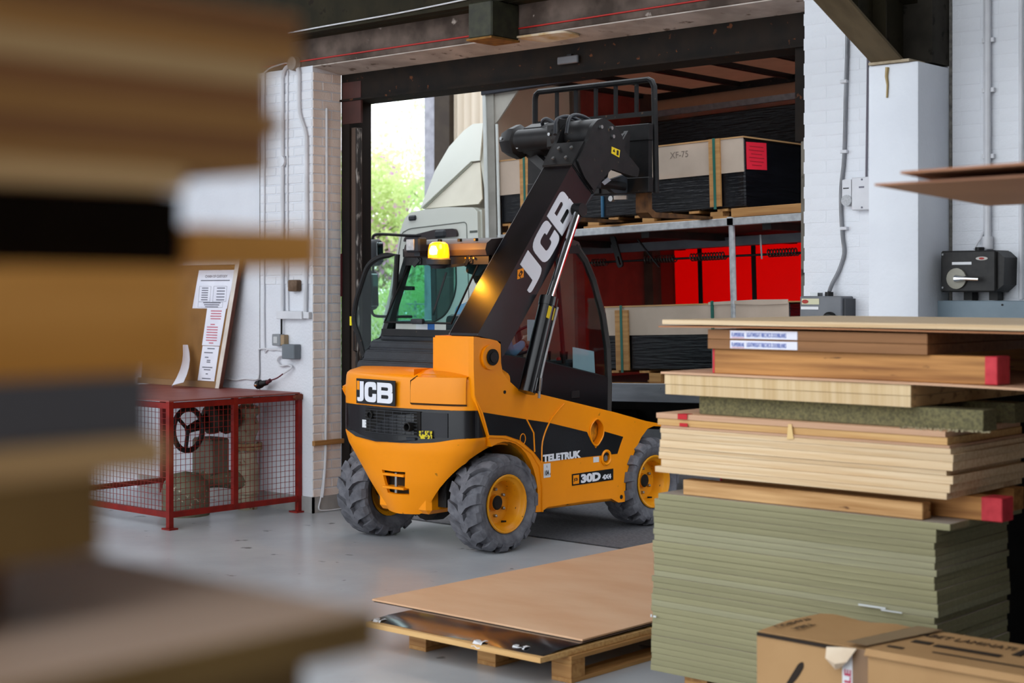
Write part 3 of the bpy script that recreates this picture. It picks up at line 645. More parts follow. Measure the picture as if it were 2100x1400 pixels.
for k, (a, b) in enumerate((((-7.5, 8.05, 1.2), (-7.42, 8.15, 1.62)), ((-7.46, 8.09, 1.2), (-7.40, 8.22, 1.66)), ((-7.42, 8.0, 1.15), (-7.35, 8.1, 1.5)))):
    m_ = [(a[i]+b[i])/2 for i in range(3)]; m_[1] -= .05
    part('hydraulic_hose', G().tube(smooth_path([a, m_, b], 6), .013, 8), BLKM, tk)
# ---------------------------------------------------------------- cab
CXR, CXL = -7.53, -8.44
fp = [(9.53, .86), (9.535, 1.10), (9.52, 1.35), (9.46, 1.61), (9.34, 1.88), (9.24, 2.03), (9.12, 2.14)]
for x in (CXR, CXL):
    part('front_post', G().tube([(x, a, b) for a, b in fp], .03, 6), mat('cab_post_grey', '3b3836', '2d2b2a', rough=.45, scale=(5, 5, 5)), tk)
    part('rear_post', G().bar((x, 7.99, 1.40), (x+(.0 if x > -8 else .04), 8.24, 2.09), .055, .045, up=(1, 0, 0)), BLKM, tk)
roof_p = [(8.16, 2.035), (8.12, 2.05), (8.105, 2.09), (8.12, 2.135), (8.17, 2.165), (8.4, 2.185), (9.05, 2.19), (9.15, 2.165), (9.18, 2.12), (9.0, 2.10), (8.3, 2.10)]
ro = part('roof', G().prism(roof_p, 'x', CXL+.1, CXR+.02), mat('roof_brown_black', '352c2b', '403634', rough=.45, scale=(3, 3, 3)), tk)
part('roof_lip', G().box(CXL+.08, CXR+.02, 8.14, 8.17, 1.985, 2.05), BLKM, ro)
for x in (-7.98, -7.78, -7.62): part('roof_bolt', G().box(x-.012, x+.012, 8.11, 8.14, 2.15, 2.172, b=.003), BLKM, ro)
for x in (-7.72, -7.68, -7.64): part('roof_bolt', G().tube([(x, 8.135, 2.03), (x, 8.12, 2.03)], .008, 6), CHR, ro)
part('frame_bar', G().bar((CXL, 8.0, 1.49), (CXR, 8.0, 1.49), .05, .05), BLKM, tk)
for x in (CXR, CXL): part('roof_rail', G().bar((x, 8.22, 2.08), (x, 9.16, 2.11), .05, .06), BLKM, tk)
# rear window, hinged at the top and pushed open
wn = [(-8.34, 8.20, 2.06), (-7.62, 8.20, 2.06), (-7.70, 7.955, 1.565), (-8.385, 7.955, 1.565)]
rw = part('rear_window', G()._add(wn+[(a, b+.006, c) for a, b, c in wn], [(0,1,2,3),(7,6,5,4),(0,4,5,1),(1,5,6,2),(2,6,7,3),(3,7,4,0)]) and (lambda q: (q._add([Vector(p) for p in wn+[(a, b+.006, c) for a, b, c in wn]], [(0,1,2,3),(7,6,5,4),(0,4,5,1),(1,5,6,2),(2,6,7,3),(3,7,4,0)]), q)[1])(G()), TGLASS, tk, smooth=0)
part('window_edge', G().tube(wn, .009, 6, closed=True), BLKM, rw)
part('window_handle', G().box(-8.09, -7.97, 7.93, 7.965, 1.555, 1.595, b=.01, seg=2), BLKPL, rw)
for x in (-8.20, -7.68):
    part('window_hinge', G().box(x-.02, x+.02, 8.13, 8.16, 1.99, 2.04, b=.004).bar((x, 8.13, 2.03), (x-.05, 8.12, 1.98), .012, .03), BLKM, tk)
part('grab_cover', G().flat([fillet([(-7.86, 1.93, .03), (-7.84, 2.05, .01), (-7.66, 2.05, .02), (-7.63, 1.99, .03), (-7.74, 1.90, .04)])], rear(8.30), .03), BLKPL, tk)
part('wiper', G().bar((-7.84, 8.05, 1.93), (-7.93, 8.0, 1.62), .012, .012), BLKM, tk)
pw = [(8.06, 1.52), (8.26, 2.08), (9.10, 2.10), (9.23, 2.0), (9.33, 1.86), (9.44, 1.61), (9.495, 1.35), (9.49, 1.13), (8.76, 1.27), (8.06, 1.36)]
part('side_window', G().flat([pw], side(CXR), .005), glass('smoked_side_glass', 'DCE8E8'), tk, smooth=0)
part('window_bar', G().tube([(CXR, 8.1, 1.36), (CXR, 8.76, 1.27), (CXR, 9.5, 1.125)], .012, 6), BLKM, tk)
part('window_bar', G().tube([(CXR, 8.9, 2.08), (CXR-.02, 8.98, 1.6), (CXR-.02, 9.02, 1.25)], .018, 6), BLKM, tk)
part('side_door_panel', G().flat([[(8.0, 1.0), (8.3, 1.05), (9.53, .84), (9.53, 1.12), (8.76, 1.27), (8.0, 1.38)]], side(CXR-.015), .03), BLKP, tk)
part('panel_latch', G().box(CXR+.012, CXR+.02, 9.06, 9.16, .985, 1.04, b=.003), BLKM, tk)
part('wind_screen', G().grid([[(CXL, a, b) for a, b in fp[1:]], [(CXR, a, b) for a, b in fp[1:]]]), CGLASS, tk, smooth=0)
part('cab_floor', G().box(CXL, CXR, 8.2, 9.5, .92, .96), DARK, tk)
part('left_sill', G().box(CXL-.02, CXL+.02, 8.0, 9.5, .85, 1.05), BLKM, tk)
dash = part('dashboard', G().box(-8.3, -7.6, 9.2, 9.42, .96, 1.22, b=.03), BLKPL, tk)
part('side_console', G().box(-7.75, -7.58, 8.9, 9.3, .96, 1.27, b=.02), BLKPL, tk)
part('red_button', G().lathe([(.018, 1.27), (.018, 1.29), (0, 1.295)], (-7.63, 9.05, 0), 'z', 12), mat('red_lamp_plastic', 'C21E14', rough=.3), tk)
for q, (yy, zz) in enumerate(((8.98, 1.29), (9.12, 1.285), (9.18, 1.28))): part('control_knob', G().tube([(-7.66, yy, zz-.03), (-7.66, yy, zz+.05)], [.008, .014], 8), BLKM, tk)
sw = part('steering_wheel', G().tube([(-7.98+.16*math.cos(R(t)), 9.07+.11*math.sin(R(t)), 1.42+.11*math.sin(R(t))) for t in range(0, 360, 20)], .012, 6, closed=True), BLKPL, tk)
part('steering_column', G().tube([(-7.98, 9.25, 1.2), (-7.98, 9.07, 1.42)], .025, 8), BLKPL, sw)
part('paper_sheet', G().grid([[(CXR-.02+.003*math.sin(k), 9.12+.26*k/6, 1.37-.04*k/6) for k in range(7)], [(CXR-.015+.004*math.sin(k*2), 9.12+.27*k/6, 1.19-.05*k/6) for k in range(7)]]).solid(.001), PAPER, tk)
part('paper_sheet', G().flat([[(8.60, 1.43), (8.80, 1.42), (8.80, 1.58), (8.60, 1.585)]], side(CXR-.02), .002), PAPER, tk)
for a, b in ((-8.12, -8.0), (-8.0, -7.93)): part('info_card', G().flat([[(a, 1.515), (b, 1.515), (b, 1.565), (a, 1.565)]], rear(8.02), .002), STKW if a < -8.05 else mat('blue_card', '2b62a8', rough=.5), tk)
seat = part('seat', G().box(-8.2, -7.72, 8.42, 8.9, 1.02, 1.14, b=.04, seg=2), BLKPL, tk)
part('seat_back', G().box(-8.17, -7.75, 8.36, 8.46, 1.12, 1.62, b=.04, seg=2), BLKPL, seat)
# beacon, work light
bc = part('beacon_base', G().lathe([(0, 1.955), (.05, 1.955), (.062, 1.975), (.088, 1.985), (.09, 2.02), (.078, 2.03), (0, 2.03)], (-7.85, 7.98, 0), 'z', 20), BLKPL, tk)
part('beacon_lens', G().lathe([(.076, 2.03), (.078, 2.05), (.074, 2.10), (.066, 2.13), (.045, 2.145), (0, 2.148)], (-7.85, 7.98, 0), 'z', 24), glass('amber_glass', 'FF9408') if False else AMB, bc, label='amber dome of the flashing beacon')
part('beacon_lamp', G().lathe([(0, 2.05), (.03, 2.055), (.034, 2.085), (.02, 2.115), (0, 2.118)], (-7.835, 7.915, 0), 'z', 12), AMBC, bc)
part('beacon_bracket', G().bar((-7.85, 7.99, 1.965), (-7.72, 8.12, 1.985), .05, .02).bar((-7.72, 8.12, 1.98), (-7.70, 8.14, 2.05), .05, .02), BLKM, bc)
ld = bpy.data.lights.new('beacon_light', 'POINT'); ld.energy = 9; ld.color = (1, .42, .03); ld.shadow_soft_size = .03
lo_ = bpy.data.objects.new('beacon_light', ld); COL.objects.link(lo_); lo_.parent = tk; lo_.location = Vector((-7.74, 7.92, 2.14))-org(tk)
wk = part('work_light', G().box(-8.19, -8.05, 7.98, 8.07, 2.075, 2.185, b=.012).box(-8.15, -8.09, 8.03, 8.12, 2.05, 2.08), BLKPL, tk)
part('lamp_lens', G().box(-8.175, -8.095, 7.97, 7.982, 2.09, 2.172, b=.004), mat('lamp_glass', 'B9BCC0', 'a3a6aa', rough=.2, scale=(50, 50, 50)), wk)
# open cab door
dl = fillet([(-8.40, 2.065, .0), (-8.56, 2.06, .06), (-8.72, 2.0, .09), (-8.86, 1.70, .1), (-8.88, 1.55, .06), (-8.81, 1.43, .06), (-8.765, 1.29, .07), (-8.66, 1.29, .05), (-8.46, 1.36, .02)], 5)
dy = 8.10
od = part('open_door', G().tube([(x, dy, z) for x, z in dl], .022, 8, closed=True), BLKM, tk, label='cab door swung open to the left')
part('door_glass', G().flat([dl], rear(dy), .004), CGLASS, od, smooth=0)
part('reflector', G().box(-8.915, -8.895, dy-.01, dy+.01, 1.53, 1.60), mat('yellow_tape', 'E6D21A', rough=.5), od)
part('door_mirror', G().box(-8.44, -8.30, 8.16, 8.19, 1.80, 1.83, b=.005), BLKM, od)
# ---------------------------------------------------------------- operator
def person():
    sk = {'pel': (-7.95, 8.56, 1.17), 'bel': (-7.95, 8.545, 1.32), 'che': (-7.95, 8.55, 1.50), 'nec': (-7.95, 8.57, 1.66), 'hea': (-7.95, 8.60, 1.77),
          'shl': (-8.12, 8.56, 1.575), 'ell': (-8.19, 8.66, 1.33), 'wrl': (-8.09, 8.90, 1.40), 'shr': (-7.78, 8.56, 1.575), 'elr': (-7.71, 8.64, 1.32), 'wrr': (-7.80, 8.90, 1.40),
          'hil': (-8.04, 8.60, 1.16), 'knl': (-8.07, 9.0, 1.17), 'anl': (-8.07, 9.08, 1.0), 'hir': (-7.86, 8.60, 1.16), 'knr': (-7.84, 9.0, 1.17), 'anr': (-7.84, 9.08, 1.0)}
    rad = {'pel': .13, 'bel': .135, 'che': .15, 'nec': .055, 'hea': .07, 'shl': .065, 'ell': .047, 'wrl': .03, 'shr': .065, 'elr': .047, 'wrr': .03, 'hil': .085, 'knl': .06, 'anl': .045, 'hir': .085, 'knr': .06, 'anr': .045}
    names = list(sk); ed = [('pel','bel'),('bel','che'),('che','nec'),('nec','hea'),('che','shl'),('shl','ell'),('ell','wrl'),('che','shr'),('shr','elr'),('elr','wrr'),('pel','hil'),('hil','knl'),('knl','anl'),('pel','hir'),('hir','knr'),('knr','anr')]
    for n_ in sk: sk[n_] = (sk[n_][0]-.05, sk[n_][1], sk[n_][2]+(.07 if n_ in ('che', 'nec', 'hea', 'shl', 'shr', 'bel') else .0))
    me = bpy.data.meshes.new('skeleton'); me.from_pydata([sk[n] for n in names], [(names.index(a), names.index(b)) for a, b in ed], [])
    ob = bpy.data.objects.new('skeleton', me); COL.objects.link(ob)
    md = ob.modifiers.new('skin', 'SKIN'); sv = me.skin_vertices[0].data
    for i, n in enumerate(names): sv[i].radius = (rad[n], rad[n]); sv[i].use_root = (n == 'pel')
    sd = ob.modifiers.new('sub', 'SUBSURF'); sd.levels = 2; sd.render_levels = 2
    dg = bpy.context.evaluated_depsgraph_get(); dg.update()
    em = bpy.data.meshes.new_from_object(ob.evaluated_get(dg))
    g = G(); g._add([v.co.copy() for v in em.vertices], [tuple(p.vertices) for p in em.polygons])
    bpy.data.objects.remove(ob)
    V, F = [], []     # head with nose, ears, chin
    q = bmesh.new(); bmesh.ops.create_uvsphere(q, u_segments=20, v_segments=14, radius=1)
    for v in q.verts:
        c = v.co.copy(); k = .86 if c.z < -.4 else 1
        if c.y > .9 and -.45 < c.z < .05: c.y += .16
        if abs(c.x) > .93 and abs(c.z) < .3: c.x *= 1.14
        v.co = Vector((-8.0+c.x*.075*k, 8.61+c.y*.093, 1.93+c.z*.118))
    q.verts.index_update(); g._add([v.co.copy() for v in q.verts], [[v.index for v in f.verts] for f in q.faces]); q.free()
    for sx, wr in ((-1, sk['wrl']), (1, sk['wrr'])):      # hands on the steering wheel
        w_ = Vector(wr); g.tube([w_, w_+Vector((0, .05, .02)), w_+Vector((0, .10, .03))], [.032, .042, .038], 8)
        for f, ln in zip((-.03, -.01, .01, .03), (.045, .055, .05, .04)):
            b = w_+Vector((f, .10, .03)); g.tube([b, b+Vector((0, ln*.7, .012)), b+Vector((0, ln, -.02))], [.010, .009, .007], 6)
        b = w_+Vector((-sx*.035, .05, .03)); g.tube([b, b+Vector((-sx*.025, .025, .015)), b+Vector((-sx*.03, .05, .012))], [.012, .011, .008], 6)
        a = Vector(sk['anl'] if sx < 0 else sk['anr']); g.tube([a, a+Vector((0, .04, -.03)), a+Vector((0, .16, -.04))], [.045, .05, .035], 8)
    o = part('person', g, mat('light_blue_shirt', '8FB0D6', '7FA2CC', rough=.8, scale=(9, 9, 9)), None, smooth=60)
    for m_ in (mat('dark_trousers', '22262e', '2a2e36', rough=.9), mat('skin_tone', 'C79A80', 'BC8E74', rough=.6), mat('brown_hair', '3a2a20', '2e2118', rough=.8)): o.data.materials.append(m_)
    for p in o.data.polygons:
        c = p.center
        if c.z > 1.74: p.material_index = 3 if (c.z > 1.97 or (c.y < 8.58 and c.z > 1.86)) else 2
        elif c.z < 1.21 or (c.y > 8.75 and c.z < 1.3): p.material_index = 1
        elif c.y > 8.87 and c.z > 1.3: p.material_index = 2
    return tag(o, 'person in a light blue shirt seated in the forklift cab, mostly behind the boom', 'person')
person()
# hoses, pins and guards crowded around the boom head
for k, pts in enumerate(([(-7.45, 8.80, 2.95), (-7.50, 8.88, 3.07), (-7.48, 9.02, 3.10), (-7.44, 9.2, 3.03)], [(-7.36, 8.82, 2.95), (-7.40, 8.92, 3.09), (-7.38, 9.08, 3.09), (-7.34, 9.26, 2.98)], [(-7.62, 9.02, 3.05), (-7.70, 9.0, 3.10), (-7.80, 9.06, 3.08), (-7.86, 9.2, 2.98)])):
    part('hydraulic_hose', G().tube(smooth_path(pts, 5), .014, 8), BLKPL, tk)
part('head_guard', G().box(-7.66, -7.56, 8.93, 9.12, 2.86, 3.06, b=.02).box(-7.52, -7.48, 8.88, 9.16, 2.9, 3.085, b=.01), BLKM, tk)
for (x, y, z) in ((-8.16, 9.0, 2.98), (-7.98, 8.99, 2.9), (-7.72, 8.99, 2.93), (-7.60, 8.92, 2.97)): part('bolt', G().tube([(x, y, z), (x, y-.02, z)], .013, 8), STEEL, tk)
part('valve_block', G().box(-7.40, -7.28, 9.02, 9.14, 2.56, 2.66, b=.01), BLKPL, tk)
part('hydraulic_hose', G().tube(smooth_path([(-7.3, 9.08, 2.56), (-7.27, 9.0, 2.50), (-7.25, 8.9, 2.42), (-7.27, 8.84, 2.30)], 5), .014, 8), BLKPL, tk)
# ================================================================ lorry outside (stands on ground that falls 1.75 degrees towards its cab)
TM = Matrix.Translation((-8, 10.5, 1.0)) @ Matrix.Rotation(-R(1.75), 4, 'Y')
def tthing(name, label, cat, base, group=None):
    o = thing(name, label, cat, TM @ Vector(base), group, rot=(0, -R(1.75), 0)); ORG[o.name] = Vector(base); return o
lr = tthing('lorry', 'white curtain-sided lorry parked across the doorway outside', 'lorry', (0, 1.25, -1.0))
NAVY = mat('navy_rail', '1b1d26', '22242e', rough=.5)
ALU = mat('aluminium_rave', '74777d', '84878c', rough=.4, metal=.6, scale=(3, 20, 20))
part('bed', G().box(-1.66, 5.5, .02, 2.5, -.13, -.005), mat('bed_ply', '2b2520', '221d19', rough=.8), lr)
rv = part('side_rave', G().box(-1.66, 5.5, -.02, .02, -.14, .016, b=.004), ALU, lr)
for x in (-.25, .27, 1.3): part('rivet', G().tube([(x, -.018, -.02), (x, -.026, -.02)], .008, 6), STEEL, rv)
part('chassis_rail', G().box(-3.2, 5.4, .75, .9, -.55, -.14).box(-3.2, 5.4, 1.6, 1.75, -.55, -.14), DARK, lr)
for z in (-.42, -.62): part('side_guard', G().box(-1.0, 2.0, .03, .07, z-.05, z+.05), mat('guard_grey', '6d6f72', '5f6164', rough=.5), lr)
part('tank', G().box(-1.4, -.5, .15, .7, -.75, -.25, b=.05, seg=2), DARK, lr)
for lx in (-2.75, 3.4):
    zc = -(1+math.sin(R(1.75))*lx)+.43
    for y0, y1 in ((.1, .38), (2.12, 2.4)):
        ty = part('lorry_tyre', G().lathe([(.24, y0+.04), (.3, y0+.01), (.38, y0), (.42, y0+.03), (.43, y0+.06), (.43, y1-.06), (.42, y1-.03), (.38, y1), (.3, y1-.01), (.24, y1-.04)], (lx, 0, zc), 'y', 28), RUB, lr)
        part('wheel_disc', G().lathe([(.245, y0+.04), (.22, y0+.07), (.1, y0+.1), (.09, y0+.03), (0, y0+.03)], (lx, 0, zc), 'y', 20), STEEL, ty)
# body frame
part('front_post', G().box(-1.675, -1.635, -.02, .03, -.14, 2.66, b=.006), mat('post_white', 'C9CECC', 'BFC4C2', rough=.35), lr)
part('corner_panel', G().box(-1.635, -1.545, -.005, .05, -.14, 2.64), mat('corner_grey', '7f7d76', '8d8b84', rough=.5), lr)
part('corner_trim', G().tube([(-1.515, .0, -.14), (-1.515, .0, 2.36)], .014, 8), mat('post_white', 'C9CECC'), lr)
part('corner_gusset', G().flat([[(-1.56, 2.66), (-1.24, 2.66), (-1.50, 2.40), (-1.56, 2.36)]], rear(.03), .02), mat('gusset_grey', '97948c', 'a3a098', rough=.6), lr)
BEI = mat('bulkhead_ply', 'CDB8A4', 'BDA894', rough=.7, scale=(6, 1.5, 1.5))
part('bulkhead', G().box(-1.70, -1.66, .03, 1.22, -.1, 2.86), BEI, lr)
part('bulkhead_post', G().box(-1.70, -1.62, 1.22, 1.34, -.1, 2.86), mat('bulkhead_strip', '6d655e', '5c554f', rough=.6), lr)
part('bulkhead', G().box(-1.70, -1.66, 1.34, 2.5, -.1, 2.86), mat('dull_red_panel', '8a3a30', '7a332a', rough=.6), lr)
part('bulkhead_post', G().box(-1.70, -1.55, 2.36, 2.5, -.1, 2.86), mat('brown_corner', '5a4034', '4d362c', rough=.6), lr)
part('roof_rail', G().box(-1.68, 5.5, -.03, .04, 2.64, 2.86, b=.005), NAVY, lr)
part('roof_rail', G().box(-1.68, 5.5, 2.46, 2.53, 2.80, 2.87), BLKM, lr)
part('roof_sheet', G().box(-1.68, 5.5, .0, 2.52, 2.875, 2.879), mat('roof_fabric', '9a6a58', '8a5c4c', rough=.7, trans=('B89684', .35)), lr)
for x in (-1.64, -1.12, -.52, .08, .68, 1.28): part('roof_bow', G().box(x-.025, x+.025, .03, 2.48, 2.825, 2.872), BLKM, lr)
part('pelmet', G().box(-1.6, 5.5, 2.485, 2.50, 2.40, 2.80), mat('pelmet_tan', '9a8070', '8d7464', rough=.7, trans=('B08A70', .4)), lr)
part('curtain_rail', G().box(-1.6, 5.5, 2.44, 2.48, 2.63, 2.69), GALV, lr)
RC = mat('red_curtain', 'C8100A', 'C00E08', rough=.45, trans=('FF1408', .6))
RD = mat('red_curtain_doubled', '8a2a22', '7e261e', rough=.6, trans=('B03020', .35))
g = G(); g.grid([[(x/20*6.9-1.4, 2.515+.006*math.sin(x*1.7), z) for x in range(21)] for z in (-.13, .6, 1.3, 2.0, 2.64)]).solid(.002)
part('curtain', g, RC, lr)
part('curtain', G().box(-1.62, -1.38, 2.50, 2.512, -.13, 2.64), RD, lr)
for x in (-1.06, -.42, .22, .86): part('curtain_strap', G().box(x-.025, x+.025, 2.495, 2.503, -.13, 2.64), STKB, lr)
# upper deck
part('deck_rail', G().box(-1.6, 5.5, .0, .05, 1.288, 1.352, b=.005), GALV, lr)
part('deck_rail', G().box(-1.6, 5.5, 2.40, 2.46, 1.25, 1.335), mat('deck_rail_grey', '5d5f66', '6a6c72', rough=.5, metal=.3), lr)
part('deck_boards', G().box(-1.6, 5.5, .05, 2.40, 1.30, 1.335), mat('deck_dark', '33241c', '2a1e18', rough=.8, scale=(2, 14, 2)), lr)
part('deck_beam', G().box(-1.6, 5.5, 1.18, 1.26, 1.19, 1.27), mat('deck_rail_grey', '5d5f66'), lr)
for x in (-1.2, .1, 1.3, 2.6): part('deck_cross_bearer', G().box(x-.04, x+.04, .05, 2.4, 1.24, 1.30), DARK, lr)
part('deck_prop', G().tube([(.985, .03, -.02), (.985, .03, 1.33)], .026, 10), GALV, lr)
part('prop_head', G().box(.955, 1.02, .0, .06, 1.29, 1.36, b=.004), GALV, lr)
# spring tensioners hanging under the deck
part('tension_rod', G().tube([(-1.4, 1.0, 1.10), (1.4, 1.0, 1.085)], .011, 8), BLKM, lr)
for a, b in ((-1.24, -1.07), (-.62, -.28), (-.11, .26), (.70, 1.0)):
    n = int((b-a)/.030)
    pts = [(a+(b-a)*k/(n*10), 1.0+.032*math.cos(2*math.pi*k/10), 1.098+.032*math.sin(2*math.pi*k/10)) for k in range(n*10+1)]
    part('coil_spring', G().tube(pts, .0065, 5), mat('spring_grey', '57534f', '46423f', rough=.4, metal=.5), lr)
part('hanging_strap', G().flat([fillet([(-.62, 1.30, .02), (-.565, 1.30, .02), (-.475, 1.03, .03), (-.535, 1.01, .03)]), fillet([(-.54, 1.12, .005), (-.522, 1.12, .005), (-.495, 1.045, .005), (-.515, 1.04, .005)])], rear(.5), .02), STKB, lr)
part('hanging_strap', G().bar((-.62, .9, 1.28), (-.42, .95, 1.02), .03, .008), STKB, lr)
part('hook_chain', G().tube([(.66, .95, 1.26), (.67, .95, 1.05)], .008, 6), STEEL, lr)
# cab
cabo = [(-1.80, -.62), (-1.80, 1.58), (-1.86, 1.625), (-2.2, 1.65), (-2.5, 1.645), (-2.68, 1.63), (-2.76, 1.58), (-2.83, 1.45), (-2.99, .87), (-3.08, .60), (-3.17, .40), (-3.27, .26), (-3.36, .14), (-3.40, -.05), (-3.40, -.62), (-3.22, -.62), (-3.17, -.42), (-3.0, -.22), (-2.75, -.14), (-2.5, -.22), (-2.33, -.42), (-2.28, -.62)]
win = fillet([(-2.735, 1.335, .03), (-2.09, 1.335, .03), (-2.09, .86, .1), (-2.22, .64, .12), (-2.42, .565, .04), (-2.93, .575, .04), (-2.885, .85, .03)])
for y, nm in ((.06, 0), (2.40, 1)):
    sd_ = part('cab_side', G().flat([cabo, win], rear(y), .04), CABW, lr)
    part('side_window', G().flat([win], rear(y-.018), .004), TGLASS, sd_, smooth=0)
    part('window_seal', G().tube([(a, y-.035, b) for a, b in win], .012, 6, closed=True), BLKM, sd_)
    if nm == 0:
        part('door_seam', G().tube([(a, y-.041, b) for a, b in fillet([(-3.12, .1), (-2.99, .75), (-2.80, 1.44, .03), (-2.70, 1.475, .05), (-1.94, 1.495, .04), (-1.92, -.3)])], .0045, 5, cap=False), mat('seam_grey', '5d625c', rough=.7), sd_)
        part('visor_strip', G().flat([fillet([(-2.76, 1.35, .02), (-2.74, 1.395, .02), (-2.33, 1.445, .02), (-2.06, 1.44, .04), (-2.04, 1.365, .03)])], rear(y-.04), .03), mat('visor_dark', '2a2426', '33292b', rough=.3), sd_)
        part('quarter_seam', G().bar((-1.9, y-.042, 1.40), (-1.805, y-.042, 1.40), .004, .02), mat('seam_grey', '5d625c'), sd_)
part('cab_roof', G().grid([[(a, yy, b+.0) for a, b in cabo[1:8]] for yy in (.03, .06, 2.38, 2.42)]).solid(.02), CABW, lr)
part('cab_back', G().box(-1.81, -1.78, .06, 2.4, -.6, 1.6), CABW, lr)
part('cab_front', G().grid([[(a, yy, b) for a, b in cabo[9:15]] for yy in (.04, 2.4)]).solid(.02), CABW, lr)
part('lorry_windscreen', G().grid([[(a, yy, b) for a, b in cabo[7:10]] for yy in (.06, 2.38)]), TGLASS, lr, smooth=0)
part('a_pillar', G().tube([(-2.80, .05, 1.46), (-2.985, .05, .86), (-3.08, .05, .6)], .035, 8), CABW, lr)
part('cab_floor', G().box(-3.3, -1.8, .08, 2.38, -.2, -.12), DARK, lr)
part('dash', G().box(-3.1, -2.8, .1, 2.36, -.1, .5, b=.04), CABG, lr)
for y in (.35, 1.6): part('cab_seat', G().box(-2.3, -1.95, y, y+.5, -.1, .95, b=.06, seg=2), CABG, lr)
part('divider', G().box(-2.455, -2.40, .05, .075, .57, 1.335), BLKPL, lr)
part('marker_lamp', G().box(-2.70, -2.60, .0, .10, 1.55, 1.60, b=.012), BLKPL, lr)
part('marker_lamp', G().box(-2.79, -2.72, .1, .5, 1.555, 1.60, b=.012), BLKPL, lr)
part('side_lamp', G().box(-2.33, -2.18, -.03, .02, 1.36, 1.44, b=.02), BLKPL, lr)
part('step_grille', G().box(-3.3, -3.16, -.01, .03, .12, .32, b=.02), CABG, lr)
# wind deflector on the roof: curved cowl, open at the back
dsec = [(-2.58, 1.66), (-2.57, 1.76), (-2.47, 2.02), (-2.33, 2.24), (-2.17, 2.38), (-2.06, 2.435), (-1.80, 2.43)]
def dy_(z): return .08+max(0, (z-1.66))*.26
rows = [[(a, dy_(b)+.0, b) for a, b in dsec]]
for yy in (.25, .5, 1.25): rows.append([(a-.05*math.sin(math.pi*yy/2.5), dy_(b)+yy*.6, b+.02*math.sin(math.pi*yy/2.5)) for a, b in dsec])
rows2 = [[(p[0], 2.5-p[1], p[2]) for p in r] for r in rows[::-1]]
g = G(); g.grid(rows+rows2); g.solid(.02)
df = part('wind_deflector', g, CABW, lr, smooth=50)
CREAM = mat('deflector_cream', 'DAD6C6', 'CFCBBB', rough=.35, scale=(3, 3, 3))
for s_ in (0, 1):
    f = (lambda p: p) if s_ == 0 else (lambda p: (p[0], 2.5-p[1], p[2]))
    q = [(-2.575, .08, 1.665), (-2.50, .145, 1.95), (-2.06, .275, 2.42), (-1.95, .275, 2.43), (-1.955, .20, 2.08), (-2.01, .20, 2.07)]
    g = G(); g._add([f(p) for p in [(-2.58, .07, 1.66), (-2.47, .17, 2.02), (-2.33, .225, 2.24), (-2.17, .262, 2.38), (-2.06, .277, 2.435), (-1.93, .277, 2.43), (-1.90, .19, 2.07), (-2.01, .185, 2.07)]], [(0,1,2,3,4,5,6,7)]); g.solid(.015)
    part('deflector_side', g, CABW, df)
    g = G(); g._add([f(p) for p in [(-2.56, .105, 1.66), (-2.01, .205, 2.055), (-1.91, .20, 2.055), (-1.80, .10, 1.70), (-1.84, .09, 1.655)]], [(0,1,2,3,4)]); g.solid(.012)
    part('deflector_panel', g, CREAM, df)
    part('deflector_crease', G().bar(f((-2.57, .085, 1.665)), f((-2.01, .19, 2.065)), .012, .022), mat('crease_grey', 'A9ADA0', rough=.4), df)
    g = G(); g._add([f(p) for p in [(-2.06, .28, 2.435), (-1.80, .30, 2.43), (-1.80, .30, 2.37), (-1.98, .29, 2.36), (-1.86, .21, 2.03), (-1.80, .14, 1.78), (-1.78, .12, 1.69), (-1.92, .205, 2.06)]], [(0,1,2,3,4,5,6,7)]); g.solid(.015)
    part('deflector_edge', g, CABW, df)
# mirrors
for a in (((-2.97, -.34, 1.12), (-2.72, -.22, 1.375)), ((-3.0, -.36, .70), (-2.80, -.22, 1.08))):
    q = a; mh = part('mirror_housing', G().box(q[0][0], q[1][0]-.08, q[0][1], q[1][1], q[0][2], q[1][2], b=.045, seg=3), CABG, lr)
    part('mirror_glass', G().box(q[1][0]-.085, q[1][0]-.07, q[0][1]+.02, q[1][1]-.02, q[0][2]+.03, q[1][2]-.03, b=.01), mat('mirror', '9aa6a8', rough=.06, metal=1), mh)
part('mirror_arm', G().tube(smooth_path([(-2.9, -.28, 1.36), (-2.88, -.28, 1.41), (-2.80, -.25, 1.42), (-2.6, -.05, 1.40), (-2.45, .03, 1.40)], 4), .014, 8), BLKM, lr)
part('mirror_arm', G().tube(smooth_path([(-2.93, -.28, .72), (-2.90, -.28, .65), (-2.80, -.2, .635), (-2.7, .03, .63)], 4), .014, 8), BLKM, lr)
part('mirror_arm', G().tube([(-2.9, -.28, 1.05), (-2.9, -.28, 1.15)], .012, 8), BLKM, lr)
# ---------------------------------------------------------------- goods on the lorry
def load(label, base, x0, x1, y0, y1, z0, zm, z1, battens, group='wrapped loads on the lorry', straps=()):
    o = tthing('wrapped_load', label, 'load', base, group)
    part('film_wrap', G().box(x0, x1, y0+.012, y1, z0, z1-.012, b=.012), FILM, o)
    if zm < z1: part('cardboard_sleeve', G().box(x0+.004, x1-.004, y0, y0+.013, zm, z1-.004), CARDG, o)
    if zm < 5: part('cardboard_lid', G().box(x0-.004, x1+.004, y0-.004, y1, z1-.012, z1), CARD, o)
    for a, b, c, d in battens:
        bt = part('batten', G().prism([(a, c), (b, c), (b+(.0), d), (a, d)], 'y', y0-.022, y0-.001), PALW, o)
        part('strap', G().box((a+b)/2-.012, (a+b)/2+.012, y0-.026, y0-.021, c-.02, z1+.004), GSTRAP, bt)
    for x, c, d in straps: part('strap', G().box(x-.01, x+.01, y0-.006, y0+.012, c, d), BSTRAP, o)
    return o
